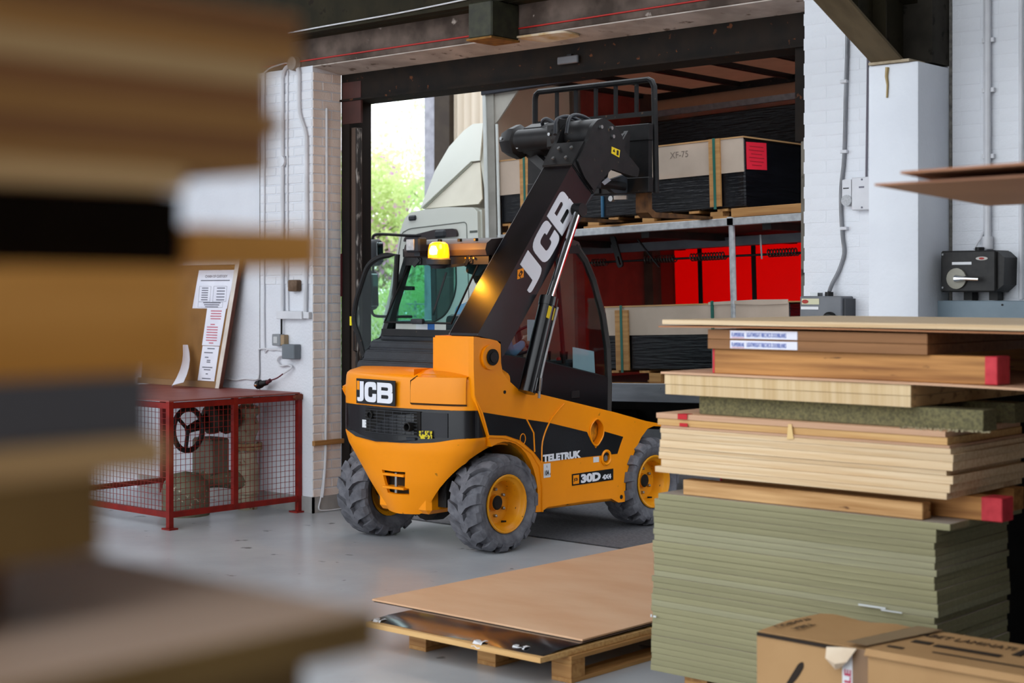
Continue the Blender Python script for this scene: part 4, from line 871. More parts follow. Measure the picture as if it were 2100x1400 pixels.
load('cardboard sleeved load under black film beside the lorry bulkhead, upper deck', (-1.1, .6, 1.45), -1.52, -.76, .02, 1.2, 1.452, 1.71, 2.03, [(-1.25, -1.14, 1.56, 2.04)], straps=[(-1.02, 1.5, 2.0)])
lb = load('grey cardboard load wrapped in black film with pink paper, upper deck', (.25, .6, 1.43), -.66, 1.12, .02, 1.2, 1.432, 1.715, 2.0, [(.80, .905, 1.45, 2.0)], straps=[(-.33, 1.44, 1.62)])
pk = part('pink_notice', G().flat([[(.06, 1.735), (.355, 1.745), (.355, 1.965), (.06, 1.955)]], side(1.121), .003), mat('pink_paper', 'E2203A', 'DA1C36', rough=.6), lb)
for i, ln in enumerate((.2, .22, .16, .22, .2, .14)): part('print_line', G().flat([[(.205-ln/2, 1.92-i*.03), (.205+ln/2, 1.922-i*.03), (.205+ln/2, 1.928-i*.03), (.205-ln/2, 1.926-i*.03)]], side(1.1245), .001), mat('faint_red_ink', '9a1424', rough=.7), lb)
part('marker_writing', G().text('XF-75', .075, lambda u, v, w: (.40+u, .0195-w, 1.88+v), .001), mat('pencil', '7d7066', rough=.8), lb)
load('cardboard sleeved load with timber batten on the lower lorry bed', (.45, .6, .12), -.33, 1.5, .02, 1.2, .125, .42, .672, [(-.205, -.07, .125, .635)], straps=[])
o = bpy.data.objects['wrapped_load.002'] if 'wrapped_load.002' in bpy.data.objects else lb
part('strap', G().box(.78, .80, .0, .018, .13, .69), GSTRAP, o)
part('torn_cardboard', G().flat([[(.75, .655), (1.0, .66), (1.25, .645), (1.5, .65), (1.5, .684), (1.2, .69), (.75, .68)]], rear(.018), .006), CARDG, o)
dark_l = load('tall load in black film on the far side of the upper deck', (.5, 1.9, 1.34), -.95, 3.0, 1.35, 2.38, 1.34, 9, 2.43, [])
def pallet_t(label, x0, x1, y0, y1, z0, h, blocks, group='pallets on the lorry'):
    o = tthing('pallet', label, 'pallet', ((x0+x1)/2, (y0+y1)/2, z0), group)
    for x in blocks:
        for y in (y0, (y0+y1)/2-.05, y1-.1): part('block', G().box(x, x+.12, y, y+.1, z0+.018, z0+h-.02), PALW, o)
    for y in (y0, (y0+y1)/2-.05, y1-.1):
        part('bottom_board', G().box(x0, x1, y, y+.1, z0, z0+.018), PALW, o)
    nb = max(3, int((x1-x0)/.25))
    for k in range(nb):
        xx = x0+(x1-x0-.1)*k/(nb-1); part('deck_board', G().box(xx, xx+.1, y0, y1, z0+h-.02, z0+h), PALWY, o)
    return o
pallet_t('pallet under the load beside the lorry bulkhead, upper deck', -1.5, -.8, .03, 1.2, 1.353, .097, (-1.43, -.95))
pallet_t('pallet under the load with pink paper, upper deck', -.55, .95, .03, 1.2, 1.353, .077, (-.5, .09, .78))
pallet_t('pallet under the lower load on the lorry bed', -.3, 1.4, .03, 1.2, .0, .122, (.12, .7, 1.2))
o = tthing('timber_bearer', 'pale timber bearer on the upper lorry deck near the door post', 'timber', (1.3, .1, 1.35)); part('beam', G().box(1.0, 1.75, .0, .09, 1.353, 1.425, b=.003), PALW, o)
# ================================================================ behind the lorry
g = G(); n = 240; rows = []
xs = [-16.4+7.4*k/n for k in range(n+1)]
for z in (0, 7.5): rows.append([(x, 17+.035*math.sin((x+16.4)*2*math.pi/.16), z) for x in xs])
g.grid(rows).solid(.01)
bl = thing('corrugated_building', 'cream corrugated building with dark corner post behind the lorry', 'building', (-13, 17, 0))
part('wall_cladding', g, mat('cream_cladding', 'CBBFAE', 'BDB09E', rough=.6, scale=(2, 2, .5)), bl)
part('corner_post', G().box(-16.72, -16.40, 16.9, 17.3, 0, 7.6), mat('dark_brown_post', '33291f', '2a2019', rough=.7), bl)
part('grey_pier', G().box(-16.95, -16.72, 16.92, 17.3, 0, 7.4), mat('rough_grey_pier', '9a9aa2', '86868e', rough=.9, scale=(9, 9, 9), bump=.5), bl)
part('wall_core', G().box(-16.4, -9, 17.1, 17.4, 0, 7.5), DARK, bl)
fn = thing('chain_link_fence', 'chain-link fence in front of the shrubs outside', 'fence', (-22, 20, 0))
g = G()
for k in range(60):
    x = -26.5+k*.14
    for d in (1, -1):
        a = (x, 20+.006*d, 0); b = (x+1.5*d*1.0, 20+.006*d, 1.55)
        g.tube([a, b], .0055, 4)
part('wire_mesh', g, mat('fence_wire', 'C9D2C6', rough=.4, metal=.3), fn, kind='stuff')
for x in (-25, -22.9, -20.3): part('fence_post', G().tube([(x, 20.03, 0), (x, 20.03, 1.6)], .025, 8), GALV, fn)
part('top_rail', G().tube([(-26.5, 20, 1.55), (-18, 20, 1.55)], .012, 6), GALV, fn)
def tree(name, label, cx, cy, h, rx, rz, zc, nl, c1, c2, seed, blossom=None, group='trees and shrubs outside', trunk=.09):
    rg = random.Random(seed)
    o = thing(name, label, 'tree' if h > 4 else 'shrub', (cx, cy, 0), group)
    g = G()
    br = []
    g.tube([(cx, cy, 0), (cx+.05, cy, zc*.4), (cx-.05, cy, zc*.8)], [trunk, trunk*.8, trunk*.5], 8)
    for k in range(9):
        a = rg.uniform(0, 6.28); l = rg.uniform(.5, .95)
        p0 = (cx, cy, zc*rg.uniform(.35, .8)); p1 = (cx+rx*l*math.cos(a), cy+rx*l*math.sin(a), zc+rz*rg.uniform(-.2, .8))
        m_ = tuple((p0[i]+p1[i])/2 for i in range(3)); m_ = (m_[0], m_[1], m_[2]+.2)
        g.tube([p0, m_, p1], [trunk*.45, trunk*.3, trunk*.12], 6); br.append((m_, p1))
    part('trunk', g, mat('bark', '5d5148', '4b4139', rough=.9), o)
    def leaves(nn, size, m_, nm, band=None):
        V, F = [], []
        cl = [(rg.gauss(0, .42), rg.gauss(0, .42), rg.gauss(0, .45)) for _ in range(60)]
        for k in range(nn):
            c = cl[rg.randrange(60)]
            u = Vector((c[0]+rg.gauss(0, .17), c[1]+rg.gauss(0, .17), c[2]+rg.gauss(0, .17)))
            if u.length > 1.15: u *= 1.1/u.length
            p = Vector((cx+u.x*rx, cy+u.y*rx, max(.15, zc+u.z*rz)))
            a = Vector((rg.gauss(0, 1), rg.gauss(0, 1), rg.gauss(0, 1))).normalized(); b = a.cross(Vector((rg.gauss(0, 1), rg.gauss(0, 1), rg.gauss(0, 1)))).normalized(); s = size*rg.uniform(.6, 1.3)
            i = len(V); V += [p-a*s, p+b*s*.45+a*s*.1, p+a*s, p-b*s*.45+a*s*.1]; F.append((i, i+1, i+2, i+3))
        q = G(); q._add(V, F); x = part(nm, q, m_, o, smooth=0, kind='stuff'); return x
    leaves(nl, .085 if h > 3 else .07, mat(name+'_leaf'+str(seed), c1, c2, rough=.6, scale=(1.2, 1.2, 1.2), trans=(c2, .55)), 'foliage')
    if blossom: leaves(nl//5, .07, mat('lilac_blossom', 'D9A9D6', 'C88FCB', rough=.7, trans=('D9A9D6', .4)), 'blossom')
    return o
tree('lilac_tree', 'lilac bush with pale purple blossom left of the lorry cab', -26.6, 24.2, 4.5, 1.7, 1.9, 2.9, 9000, 'C4D690', 'D6E4A8', 1, blossom=True)
tree('leafy_tree', 'tall pale green tree rising behind the lilac bush', -31.2, 29, 7, 2.9, 2.4, 4.5, 6000, 'CFE2A0', 'E2F0BC', 2)
tree('green_shrub', 'low bright green shrub behind the chain-link fence', -23.6, 21.6, 2.2, 1.5, .9, .85, 9000, 'A4C670', 'BEDA8C', 3, trunk=.05)
tree('green_shrub', 'green shrub behind the fence, seen through the lorry cab windows', -20.6, 21.4, 2.6, 1.7, 1.3, 1.2, 9000, 'A8CC7C', 'C6E29C', 4, trunk=.05)
tree('leafy_tree', 'pale green tree seen through the lorry cab windows', -25.4, 27.5, 5, 2.3, 1.7, 3.0, 9000, 'B8D68C', 'D2E8AC', 5)
tree('leafy_tree', 'broad green tree left of the others, partly behind the door track', -35.5, 30, 6, 2.8, 2.2, 3.5, 6000, 'C8DE98', 'DDEDB4', 6)
# ================================================================ right-hand stack of boards
rs = random.Random(11)
def sheet(name, x0, x1, y0, y1, z0, z1, m, label, cat='board', group=None, m_top=None, bend=None, b=.0012):
    cx, cy = (x0+x1)/2, (y0+y1)/2
    g = G()
    if bend:
        n = 14; top, bot = [], []
        for yy in (y0, y1):
            top.append([(x0+(x1-x0)*k/n, yy, z1+bend((x0+(x1-x0)*k/n))) for k in range(n+1)])
        g.grid(top); g.solid(z1-z0)
    else: g.box(x0, x1, y0, y1, z0, z1, b=b)
    o = solo(name, g, m, label, cat, at=(cx, cy, z0), group=group)
    if m_top:
        o.data.materials.append(m_top)
        for p in o.data.polygons:
            if abs(p.normal.z) > .9: p.material_index = 1
    return o
def pallet(name, x0, x1, y0, y1, z0, label, long_axis='y', h=.115, group=None):
    o = thing(name, label, 'pallet', ((x0+x1)/2, (y0+y1)/2, z0), group)
    for x in (x0, (x0+x1)/2-.06, x1-.12):
        for y in (y0, (y0+y1)/2-.05, y1-.1): part('block', G().box(x, x+.12, y, y+.1, z0+.02, z0+h-.04, b=.002), PALW, o)
        part('bottom_board', G().box(x, x+.12, y0, y1, z0, z0+.02, b=.002), PALWY, o)
    for y in (y0, (y0+y1)/2-.05, y1-.1): part('stringer', G().box(x0, x1, y, y+.1, z0+h-.04, z0+h-.02, b=.002), PALW, o)
    nb = 5
    for k in range(nb):
        xx = x0+(x1-x0-.12)*k/(nb-1); part('deck_board', G().box(xx, xx+.12, y0, y1, z0+h-.02, z0+h, b=.002), PALWY, o)
    return o
def nth(n): return str(n)+('th' if 10 < n % 100 < 14 else {1: 'st', 2: 'nd', 3: 'rd'}.get(n % 10, 'th'))
YF = 5.57; YB = 6.22; YU = 7.0
pallet('pallet', -4.0, -2.85, YF+.03, YB, 0, 'wooden pallet under the tall stack of green boards')
zz = .116; NS = 30; th = (.905-zz)/NS
gx = [rs.uniform(-.007, .003) for _ in range(NS)]; gy = [rs.uniform(-.0035, .0035) for _ in range(NS)]
proto = None
for k in range(NS):
    top = k == NS-1
    lab = 'topmost green board of the tall stack, under the timber bearers' if top else ('lowest green board of the tall stack, on the pallet' if k == 0 else 'green board, %s from the top of the tall green stack' % nth(NS-k))
    dx = gx[k]; x0, x1 = -4.135+.10*(1-k/NS)*-.25+dx, -2.79+dx*1.5
    if top: x0, x1 = -4.118, -2.735
    if k == NS-2: x0 = -4.142
    o = sheet('green_board', x0, x1, YF+gy[k], YB+gy[k], zz+k*th, zz+(k+1)*th-.0007, (MDFG2 if k in (22, 23, 24, 11, 16) else MDFG), lab, 'board', 'green boards in the tall stack', m_top=MDFT)
# film scraps left on the stack
SCR = mat('clear_film', 'C9CCCC', rough=.25)
solo('film_scrap', G().box(-3.12, -3.0, YF-.016, YF-.013, .545, .552).box(-3.02, -2.93, YF-.016, YF-.013, .538, .543), SCR, 'torn strip of clear film on the front of the green boards', 'film', at=(-3.03, YF-.015, .54), group='film scraps on the green boards')
solo('film_scrap', G().box(-4.15, -4.143, YF-.016, YF-.013, .355, .367).box(-4.135, -4.12, YF-.016, YF-.013, .356, .364), SCR, 'tiny clear film scrap at the left edge of the green boards', 'film', at=(-4.14, YF-.015, .36), group='film scraps on the green boards')
def bearer(name, x0, x1, y0, y1, z0, z1, m, label, red=0, group=None):
    o = thing(name, label, 'timber', ((x0+x1)/2, (y0+y1)/2, z0), group)
    part('beam', G().box(x0, x1, y0, y1, z0, z1, b=.003), m, o)
    RP = mat('red_end_paint', 'CF3A44', 'B92C36', rough=.6, scale=(20, 20, 20))
    if red:
        part('red_end', G().box(x1-red, x1+.0015, y0-.0015, y1+.0015, z0-.0, z1+.0015, b=.003), RP, o)
        part('red_end', G().box(x0-.0015, x0+.012, y0-.0015, y1+.0015, z0-.0, z1+.0015, b=.003), RP, o)
    return o
bearer('timber_bearer', -4.0, -2.86, YF+.02, YF+.09, .906, .972, PINE, 'short knotty timber bearer lying at the front on the green boards')
bearer('timber_bearer', -3.9, -2.60, YF+.16, YF+.26, .906, .997, PINED, 'long timber bearer with red painted end on the green boards', red=.085)
bearer('timber_bearer', -3.9, -2.70, YB-.16, YB-.06, .906, .997, PINED, 'timber bearer at the rear between green boards and plywood')
L = [(.026, PLY, -.006, .0), (.034, PLY, .026, .012), (.032, PLY, .009, .022), (.020, PLY, .013, -.004), (.034, PLY, .02, .024), (.030, PLY, .026, .026), (.022, PLY, .022, .016), (.012, PLYR, .026, .012), (.030, PLY2, .004, .0), (.024, PLYR, 0, -.006)]
sc = .262/sum(l[0] for l in L); z = .998
for k, (t, m, dl_, dr_) in enumerate(L):
    t *= sc
    if k == 0: lab = 'lowest pale plywood sheet of the mid-height stack'
    elif k == 8: lab = 'yellowish tan sheet with red tape, second from top of plywood stack'
    elif k == 9: lab = 'topmost pinkish tan sheet of the plywood stack under the chipboard strip'
    elif k == 7: lab = 'thin brown sheet between pale plywood and tan sheets'
    else: lab = 'pale plywood sheet, %s from the bottom of the mid-height stack' % nth(k+1)
    sheet('plywood_sheet', -4.125+dl_, -2.745+dr_, YF-.005+rs.uniform(-.004, .004), YB+.02, z, z+t-.0008, m, lab, 'board', 'plywood sheets in the mid-height stack', m_top=(TANB if k == 9 else None)); z += t
ztop = z
RT = mat('red_tape', 'B8141E', rough=.5)
solo('tape_strip', G().box(-4.005, -3.955, YF-.013, YF-.0105, ztop-.022, ztop+.001).box(-4.005, -3.955, YF-.013, YF+.03, ztop+.0, ztop+.0015), RT, 'upper red tape on the left end of the plywood stack', 'tape', group='red tape on the plywood')
solo('tape_strip', G().box(-3.995, -3.953, YF-.013, YF-.0105, ztop-.053, ztop-.038), RT, 'lower red tape on the left end of the plywood stack', 'tape', group='red tape on the plywood')
solo('tape_strip', G().prism([(-3.452, ztop-.075), (-3.42, ztop-.072), (-3.43, ztop-.012), (-3.446, ztop-.012)], 'y', YF-.013, YF-.0105), mat('masking_tape', 'DDBB80', rough=.6), 'yellowish masking tape on the middle of the plywood stack', 'tape')
cs = thing('chipboard_strip', 'grey-green chipboard strip between plywood and thick blank boards', 'board strip', (-3.28, YF+.1, ztop))
part('strip', G().box(-3.935, -2.625, YF+.05, YF+.17, ztop+.0005, ztop+.082, b=.002), mat('chipboard', '5A563F', '79724f', rough=.9, scale=(90, 90, 90), bump=.5, bscale=120), cs)
g = G(); rr = random.Random(5)
for k in range(150):
    x = rr.uniform(-2.95, -2.60); y = YF+.06-abs(rr.gauss(0, .03)); s = rr.uniform(.002, .006); g.box(x, x+s*1.6, y-s, y, ztop, ztop+s)
part('crumbs', g, mat('chip_crumbs', '8d8468', 'a89c7c', rough=.9), cs, kind='stuff')
solo('chipboard_strip', G().box(-3.9, -2.7, YB-.15, YB-.04, ztop+.0005, ztop+.082, b=.002), mat('chipboard', '6E6B52'), 'chipboard strip at the rear between plywood and blank boards', 'board strip', at=(-3.3, YB-.1, ztop))
z = ztop+.083
BLK1 = wood('blockboard_edge', 'DEC49A', 'C9A878', 2, fine=40)
BLKE = mat('blockboard_end', 'CBA574', '7a5a38', rough=.6, scale=(30, 14, 30), lo=.55, hi=.72)
for k in range(2):
    o = sheet('blank_board', -4.085+.004*(1-k), -2.90, YF, YU, z, z+.043, BLK1, ('lower' if k == 0 else 'upper')+' of two thick pale blank boards above the chipboard strip', 'board', 'thick pale blank boards')
    o.data.materials.append(BLKE)
    for p in o.data.polygons:
        if p.normal.x > .9: p.material_index = 1
    z += .0445
bendr = lambda x: -.02*max(0, (x+2.9))**2
sheet('thin_sheet', -4.10, -2.1, YF-.008, YU, z+.0005, z+.0095, PLYR, 'thin pale sheet lying on the two thick blank boards', 'board', bend=bendr)
z += .010
bearer('timber_bearer', -3.85, -2.56, YF+.03, YF+.14, z, z+.106, PINED, 'deep brown timber bearer with red painted ends below the door blanks', red=.05)
bearer('timber_bearer', -3.8, -2.7, YU-.3, YU-.2, z, z+.106, PINED, 'brown timber bearer at the rear below the door blanks')
z += .107
DB = wood('door_blank_edge', '9A6B42', '7E5430', 0, fine=40)
for k in range(2):
    o = sheet('door_blank', -3.862, -2.835, YF+.01, YU-.05, z, z+.0405, DB, ('lower' if k == 0 else 'upper')+' brown door blank with white and blue label', 'door blank', 'labelled door blanks')
    lbx = part('paper_label', G().box(-3.745, -3.415, YF+.0075, YF+.0098, z+.004, z+.038), PAPER, o)
    part('label_print', G().text('FLAMEBREAK', .025, lambda u, v, w: (-3.738+u, YF+.0072-w, z+.012+v), .001, bold=.0, sx=.44).text('LIGHTWEIGHT FIRECHECK DOORBLANKS', .027, lambda u, v, w: (-3.662+u, YF+.0072-w, z+.0115+v), .001, bold=.0, sx=.38), INKB, o)
    part('label_rule', G().box(-3.738, -3.674, YF+.0068, YF+.0075, z+.007, z+.009), mat('label_red', 'C03038', rough=.6), o)
    z += .042
zb = z
sheet('thin_sheet', -4.11, -2.1, YF-.012, YU, z+.004, z+.010, HARD, 'thin warped brown sheet below the topmost pale sheet', 'board', bend=lambda x: .004*math.sin((x+4.1)*2.2)+.006*max(0, (x+2.9)))
sheet('plywood_sheet', -4.09, -2.1, YF-.01, YU, z+.018, z+.038, PLY, 'topmost pale sheet of the whole right-hand stack', 'board', bend=lambda x: -.006*max(0, x+2.9)**2)
# cupboard added behind the stack, near black to carry the darkness there
cp = thing('shade_filler_cupboard', 'added near-black cupboard standing in for the darkness behind the right-hand stack', 'cupboard', (-3.2, 7.3, 0))
CPM = mat('shade_filler_black', '0d0c0c', '131212', rough=.8, spec=.1)
part('body', G().box(-3.95, -1.2, 7.10, 7.60, .08, 1.56, b=.006), CPM, cp)
for x in (-3.94, -3.26, -2.58, -1.90): part('cupboard_door', G().box(x, x+.66, 7.08, 7.10, .10, 1.54, b=.004), CPM, cp)
for x in (-3.9, -1.3): part('foot', G().box(x, x+.06, 7.15, 7.55, 0, .08), CPM, cp)
# cartons in front of the stack
def carton(label, x0, x1, y0, y1, z1):
    o = thing('cardboard_box', label, 'box', ((x0+x1)/2, (y0+y1)/2, 0), 'cartons in front of the green boards')
    part('body', G().box(x0, x1, y0, y1, 0, z1-.012, b=.004), CARD, o)
    return o
c1 = carton('open-topped brown carton with leaf print left of the taped joint', -3.165, -2.70, 4.885, 5.28, .55)
INKC = mat('carton_ink', '2a2018', rough=.8)
g = G(); n = 8
g.grid([[(-3.16+.455*k/n, 4.89, .545-.0) for k in range(n+1)], [(-3.15+.45*k/n, 5.08, .556+.004*math.sin(k)) for k in range(n+1)], [(-3.13+.43*k/n, 5.285, .553+.005*math.sin(k*1.3)) for k in range(n+1)]]).solid(.004)
part('top_flap', g, CARD, c1)
part('flap_gap', G().bar((-3.16, 4.883, .536), (-2.8, 4.883, .533), .006, .012), INKC, c1)
part('print', G().text('LAMINATI', .045, lambda u, v, w: (-3.13+v*.8+u*.12, 4.94+u*1.0-v*.15, .5585+w+u*.01), .001).text('ABET', .05, lambda u, v, w: (-3.06+v*.8+u*.12, 4.95+u*1.0-v*.15, .5595+w+u*.01), .001), INKC, c1)
lf_ = fillet([(-3.045, .36, .01), (-3.02, .40, .03), (-2.985, .455, .03), (-2.965, .465, .02), (-2.962, .445, .02), (-2.985, .405, .03), (-3.02, .365, .01)])
part('leaf_print', G().flat([lf_], rear(4.8845), .001), INKC, c1)
part('print', G().text('KYO', .13, lambda u, v, w: (-2.945+u, 4.884-w, .295+v), .001, bold=.006, sx=.9), INKC, c1)
TAPE = mat('brown_tape', '86694f', '79604a', rough=.3)
part('parcel_tape', G().box(-2.765, -2.70, 4.8805, 4.883, .2, .545), TAPE, c1)
part('parcel_tape', G()._add([(-2.78, 4.885, .5615), (-2.70, 4.885, .5605), (-2.50, 5.285, .5625), (-2.58, 5.285, .5625)], [(0, 1, 2, 3)]) and (lambda q: (q._add([(-2.79, 4.88, .5625), (-2.705, 4.88, .5615), (-2.62, 5.28, .5635), (-2.72, 5.28, .5635)], [(0, 1, 2, 3)]), q.solid(.001))[1])(G()), TAPE, c1)
part('fragile_tape', G().box(-2.805, -2.765, 4.8805, 4.883, .2, .53), STKW, c1)
part('fragile_print', G().text('FRAGILE', .04, lambda u, v, w: (-2.771-v*.9, 4.88-w, .28+u*1.25), .001, bold=.001), mat('magenta_ink', 'B01848', rough=.6), c1)
part('torn_flap', G().grid([[(-2.86, 4.87, .535), (-2.80, 4.86, .545), (-2.74, 4.868, .548)], [(-2.855, 4.855, .50), (-2.81, 4.84, .49), (-2.77, 4.85, .50)], [(-2.83, 4.86, .478), (-2.815, 4.852, .468), (-2.80, 4.86, .475)]]).solid(.003), mat('torn_pale_card', 'C9AE90', 'D8C6AE', rough=.8), c1)
c2_ = carton('long brown carton at the lower right corner with black print on its flap', -2.695, -1.7, 4.86, 5.28, .552)
g = G(); g.grid([[(-2.70, 4.845, .535), (-1.7, 4.845, .53)], [(-2.70, 4.86, .556), (-1.7, 4.86, .552)], [(-2.70, 5.285, .556), (-1.7, 5.285, .552)]]).solid(.004)
part('top_flap', g, CARD, c2_)
part('print', G().text('ABET LAMINATI', .05, lambda u, v, w: (-2.655+u, 5.16+v*1.4, .5585+w), .001, sx=1.0).box(-2.63, -2.56, 5.05, 5.09, .5575, .559).box(-2.54, -2.30, 5.04, 5.075, .5575, .559).box(-2.28, -2.25, 5.1, 5.2, .557, .559).box(-2.23, -2.20, 5.1, 5.2, .557, .559).box(-2.66, -2.60, 4.93, 4.95, .5575, .559).box(-2.5, -1.9, 4.955, 4.965, .5565, .5585), INKC, c2_)
g = G(); rr = random.Random(9)
for k in range(16):
    a = R(60+k*5); x = -2.30; l = rr.uniform(.08, .14); g.bar((x+.03*math.cos(a), 4.8585, .37+.03*math.sin(a)), (x+l*math.cos(a), 4.8585, .36+l*math.sin(a)), .001, .005)
part('plant_print', g, INKC, c2_)
# ================================================================ low pallet of sheets on the floor
pallet('pallet', -5.62, -4.56, 5.50, 8.05, 0, 'long low pallet under the tan sheets in the middle of the floor', h=.125)
sheet('base_board', -5.72, -4.575, 5.30, 8.12, .126, .151, PLY2, 'pale base board directly on the long low pallet', 'board')
g = G(); nx, ny = 12, 5
rows = []
for j, (y, dz) in enumerate(((5.33, .0), (5.37, .004), (5.45, .010), (5.56, .012), (8.12, .012))):
    rows.append([(-5.715+1.13*k/nx, y+.006*math.sin(k*1.1)*(j < 3), .1525+dz+.0025*math.sin(k*.9+j)*(0 < j < 3)) for k in range(nx+1)])
g.grid(rows).solid(.0012)
solo('film_sheet', g, mat('glossy_black_film', '17171c', '222027', rough=.12, scale=(3, 3, 3), spec=.8), 'glossy black plastic film over the front edge of the base board', 'film', at=(-5.26, 6.7, .152))
o = sheet('tan_sheet', -6.03, -4.60, 5.63, 8.19, .1665, .176, TANB, 'large tan board lying flat on top of the floor pallet', 'board', b=.001)
solo('thin_sheet', G().box(-6.01, -4.61, 5.622, 8.15, .1645, .1660), mat('dark_paper', '201c1c', rough=.6), 'thin black underlay sheet just beneath the large tan board', 'sheet', at=(-5.3, 6.8, .1645))
for (x, y, s, lb_) in ((-5.0, 5.31, .055, 'crumpled white tape scrap at the middle of the base board edge'), (-4.80, 5.36, .07, 'torn white tape scrap near the right corner of the base board'), (-5.70, 5.33, .05, 'white tape scrap at the left corner of the base board')):
    solo('tape_scrap', G().grid([[(x+s*a/3, y-.012+.02*b, .158+.006*math.sin(a*2+b)+(0 if b else -.02)) for a in range(4)] for b in range(4)]).solid(.001), STKW, lb_, 'tape', group='tape scraps on the base board')
# ================================================================ red mesh cage with valves by the door
cgx = thing('mesh_cage', 'red steel mesh cage around pipework against the white wall', 'cage', (-10.35, 7.66, 0))
X1, X0, Y0, Y1, ZT = -9.75, -11.6, 7.03, 8.29, .96
AN = .035
def ang(p0, p1, w_=.04): return G().bar(p0, p1, w_, w_)
for (x, y) in ((X1, Y0), (X1, Y1), (X0, Y0), (X0, Y1)): part('corner_post', G().box(x-.02, x+.02, y-.02, y+.02, 0, ZT), REDP, cgx)
part('mid_post', G().box(X1-.02, X1+.018, 7.64-.022, 7.64+.022, .1, ZT), REDP, cgx)
for z in (.11, ZT-.03):
    part('rail', G().box(X1-.018, X1+.016, Y0, Y1, z-.022, z+.022), REDP, cgx)
    part('rail', G().box(X0, X1, Y0-.016, Y0+.018, z-.022, z+.022), REDP, cgx)
    part('rail', G().box(X0-.018, X0+.016, Y0, Y1, z-.022, z+.022), REDP, cgx)
for (x, y) in ((X1, Y0), (X1, Y1-.02)): part('foot_plate', G().box(x-.05, x+.05, y-.04, y+.04, 0, .012), REDP, cgx)
part('top_sheet', G().box(X0-.02, X1+.018, Y0-.02, Y1, ZT, ZT+.012), mat('red_top_dusty', '94544c', '86443e', rough=.5, scale=(4, 4, 4)), cgx)
def mesh_panel(u0, u1, z0, z1, f, step=.047):
    g = G(); n = int((u1-u0)/step); m = int((z1-z0)/step)
    for k in range(1, n+1):
        u = u0+(u1-u0)*k/(n+1); g.tube([f(u, z0), f(u, z1)], .0022, 4)
    for k in range(1, m+1):
        z = z0+(z1-z0)*k/(m+1); g.tube([f(u0, z), f(u1, z)], .0022, 4)
    return g
WR = mat('red_wire', '7a1c18', '8a221c', rough=.5)
part('mesh_panel', mesh_panel(Y0+.01, 7.62, .12, ZT-.04, lambda u, z: (X1, u, z)), WR, cgx)
part('mesh_panel', mesh_panel(7.66, Y1-.01, .12, ZT-.04, lambda u, z: (X1, u, z)), WR, cgx)
part('mesh_panel', mesh_panel(X0, X1, .12, ZT-.04, lambda u, z: (u, Y0, z)), WR, cgx)
part('wall_bracket', G().box(X1-.01, X1+.03, Y1-.03, 8.312, ZT-.045, ZT-.005).tube([(X1+.02, Y1-.06, ZT-.025), (X1+.05, Y1-.06, ZT-.025)], .018, 8), mat('rusty_bracket', '7a3a24', '5d2c1c', rough=.7), cgx)
# pipework inside
rp = thing('riser_pipe', 'cream painted vertical riser pipe with flange inside the red cage', 'pipe', (-10.2, 8.13, 0))
part('pipe', G().lathe([(.085, 0), (.085, .12), (.10, .13), (.10, .36), (.085, .38), (.085, .5)], (-10.2, 8.12, 0), 'z', 20), PIPEB, rp)
fl = part('flange', G().lathe([(.085, .49), (.125, .49), (.125, .515), (.085, .515)], (-10.2, 8.12, 0), 'z', 20).lathe([(.085, .52), (.125, .52), (.125, .545), (.085, .545)], (-10.2, 8.12, 0), 'z', 20), mat('rusty_cream_flange', 'A0926e', '7a5a3c', rough=.7, scale=(14, 14, 14)), rp)
part('valve_body', G().lathe([(.085, .545), (.07, .58), (.10, .66), (.10, .70), (.075, .76), (.11, .79), (.11, .83), (.05, .86), (.05, .92), (0, .93)], (-10.2, 8.12, 0), 'z', 20), PIPEB, rp)
for k in range(8):
    a = k*math.pi/4; part('bolt', G().tube([(-10.2+.105*math.cos(a), 8.12+.105*math.sin(a), .475), (-10.2+.105*math.cos(a), 8.12+.105*math.sin(a), .56)], .01, 6), STEEL, fl)
    part('bolt', G().tube([(-10.2+.095*math.cos(a), 8.12+.095*math.sin(a), .775), (-10.2+.095*math.cos(a), 8.12+.095*math.sin(a), .85)], .009, 6), CHR, fl)
hw = thing('gate_valve', 'dark gate valve with spoked hand wheel inside the red cage', 'valve', (-10.2, 7.7, 0))
part('hand_wheel', G().tube([(-10.12, 7.47+.14*math.cos(R(t)), .70+.165*math.sin(R(t))) for t in range(0, 360, 15)], .022, 8, closed=True), BLKM, hw)
for t in (20, 140, 260): part('spoke', G().tube([(-10.12, 7.47, .70), (-10.12, 7.47+.13*math.cos(R(t)), .70+.155*math.sin(R(t)))], .016, 6), BLKM, hw)
part('stem', G().tube([(-10.12, 7.47, .70), (-10.2, 7.62, .72), (-10.2, 7.8, .74)], [.03, .045, .07], 10), BLKM, hw)
part('bonnet', G().lathe([(.05, 7.7), (.12, 7.74), (.12, 7.79), (.09, 7.82), (.13, 7.9), (.09, 8.0)], (-10.2, 0, .76), 'y', 16), mat('dark_iron', '2b2822', '3b372c', rough=.7, scale=(9, 9, 9)), hw)
tnk = thing('pump_casing', 'grey-green pump casing low down inside the red cage', 'pump', (-10.25, 7.6, 0))
GP = mat('grey_green_iron', '6f6d58', '5a5848', rough=.6, scale=(7, 7, 7), spots=('a8a28c', (26, 26, 26), .62))
part('casing', G().lathe([(.02, 0), (.19, 0), (.19, .2), (.17, .27), (.1, .33), (0, .35)], (-10.3, 7.58, 0), 'z', 20), GP, tnk)
part('outlet', G().tube(smooth_path([(-10.3, 7.6, .22), (-10.28, 7.8, .27), (-10.22, 8.0, .25), (-10.2, 8.08, .22)], 5), .075, 14), GP, tnk)
part('drip_pan', G().box(-10.46, -10.2, 7.75, 7.95, .3, .6, b=.02), mat('pale_casing', '6d6a5c', '5f5c50', rough=.6), tnk)
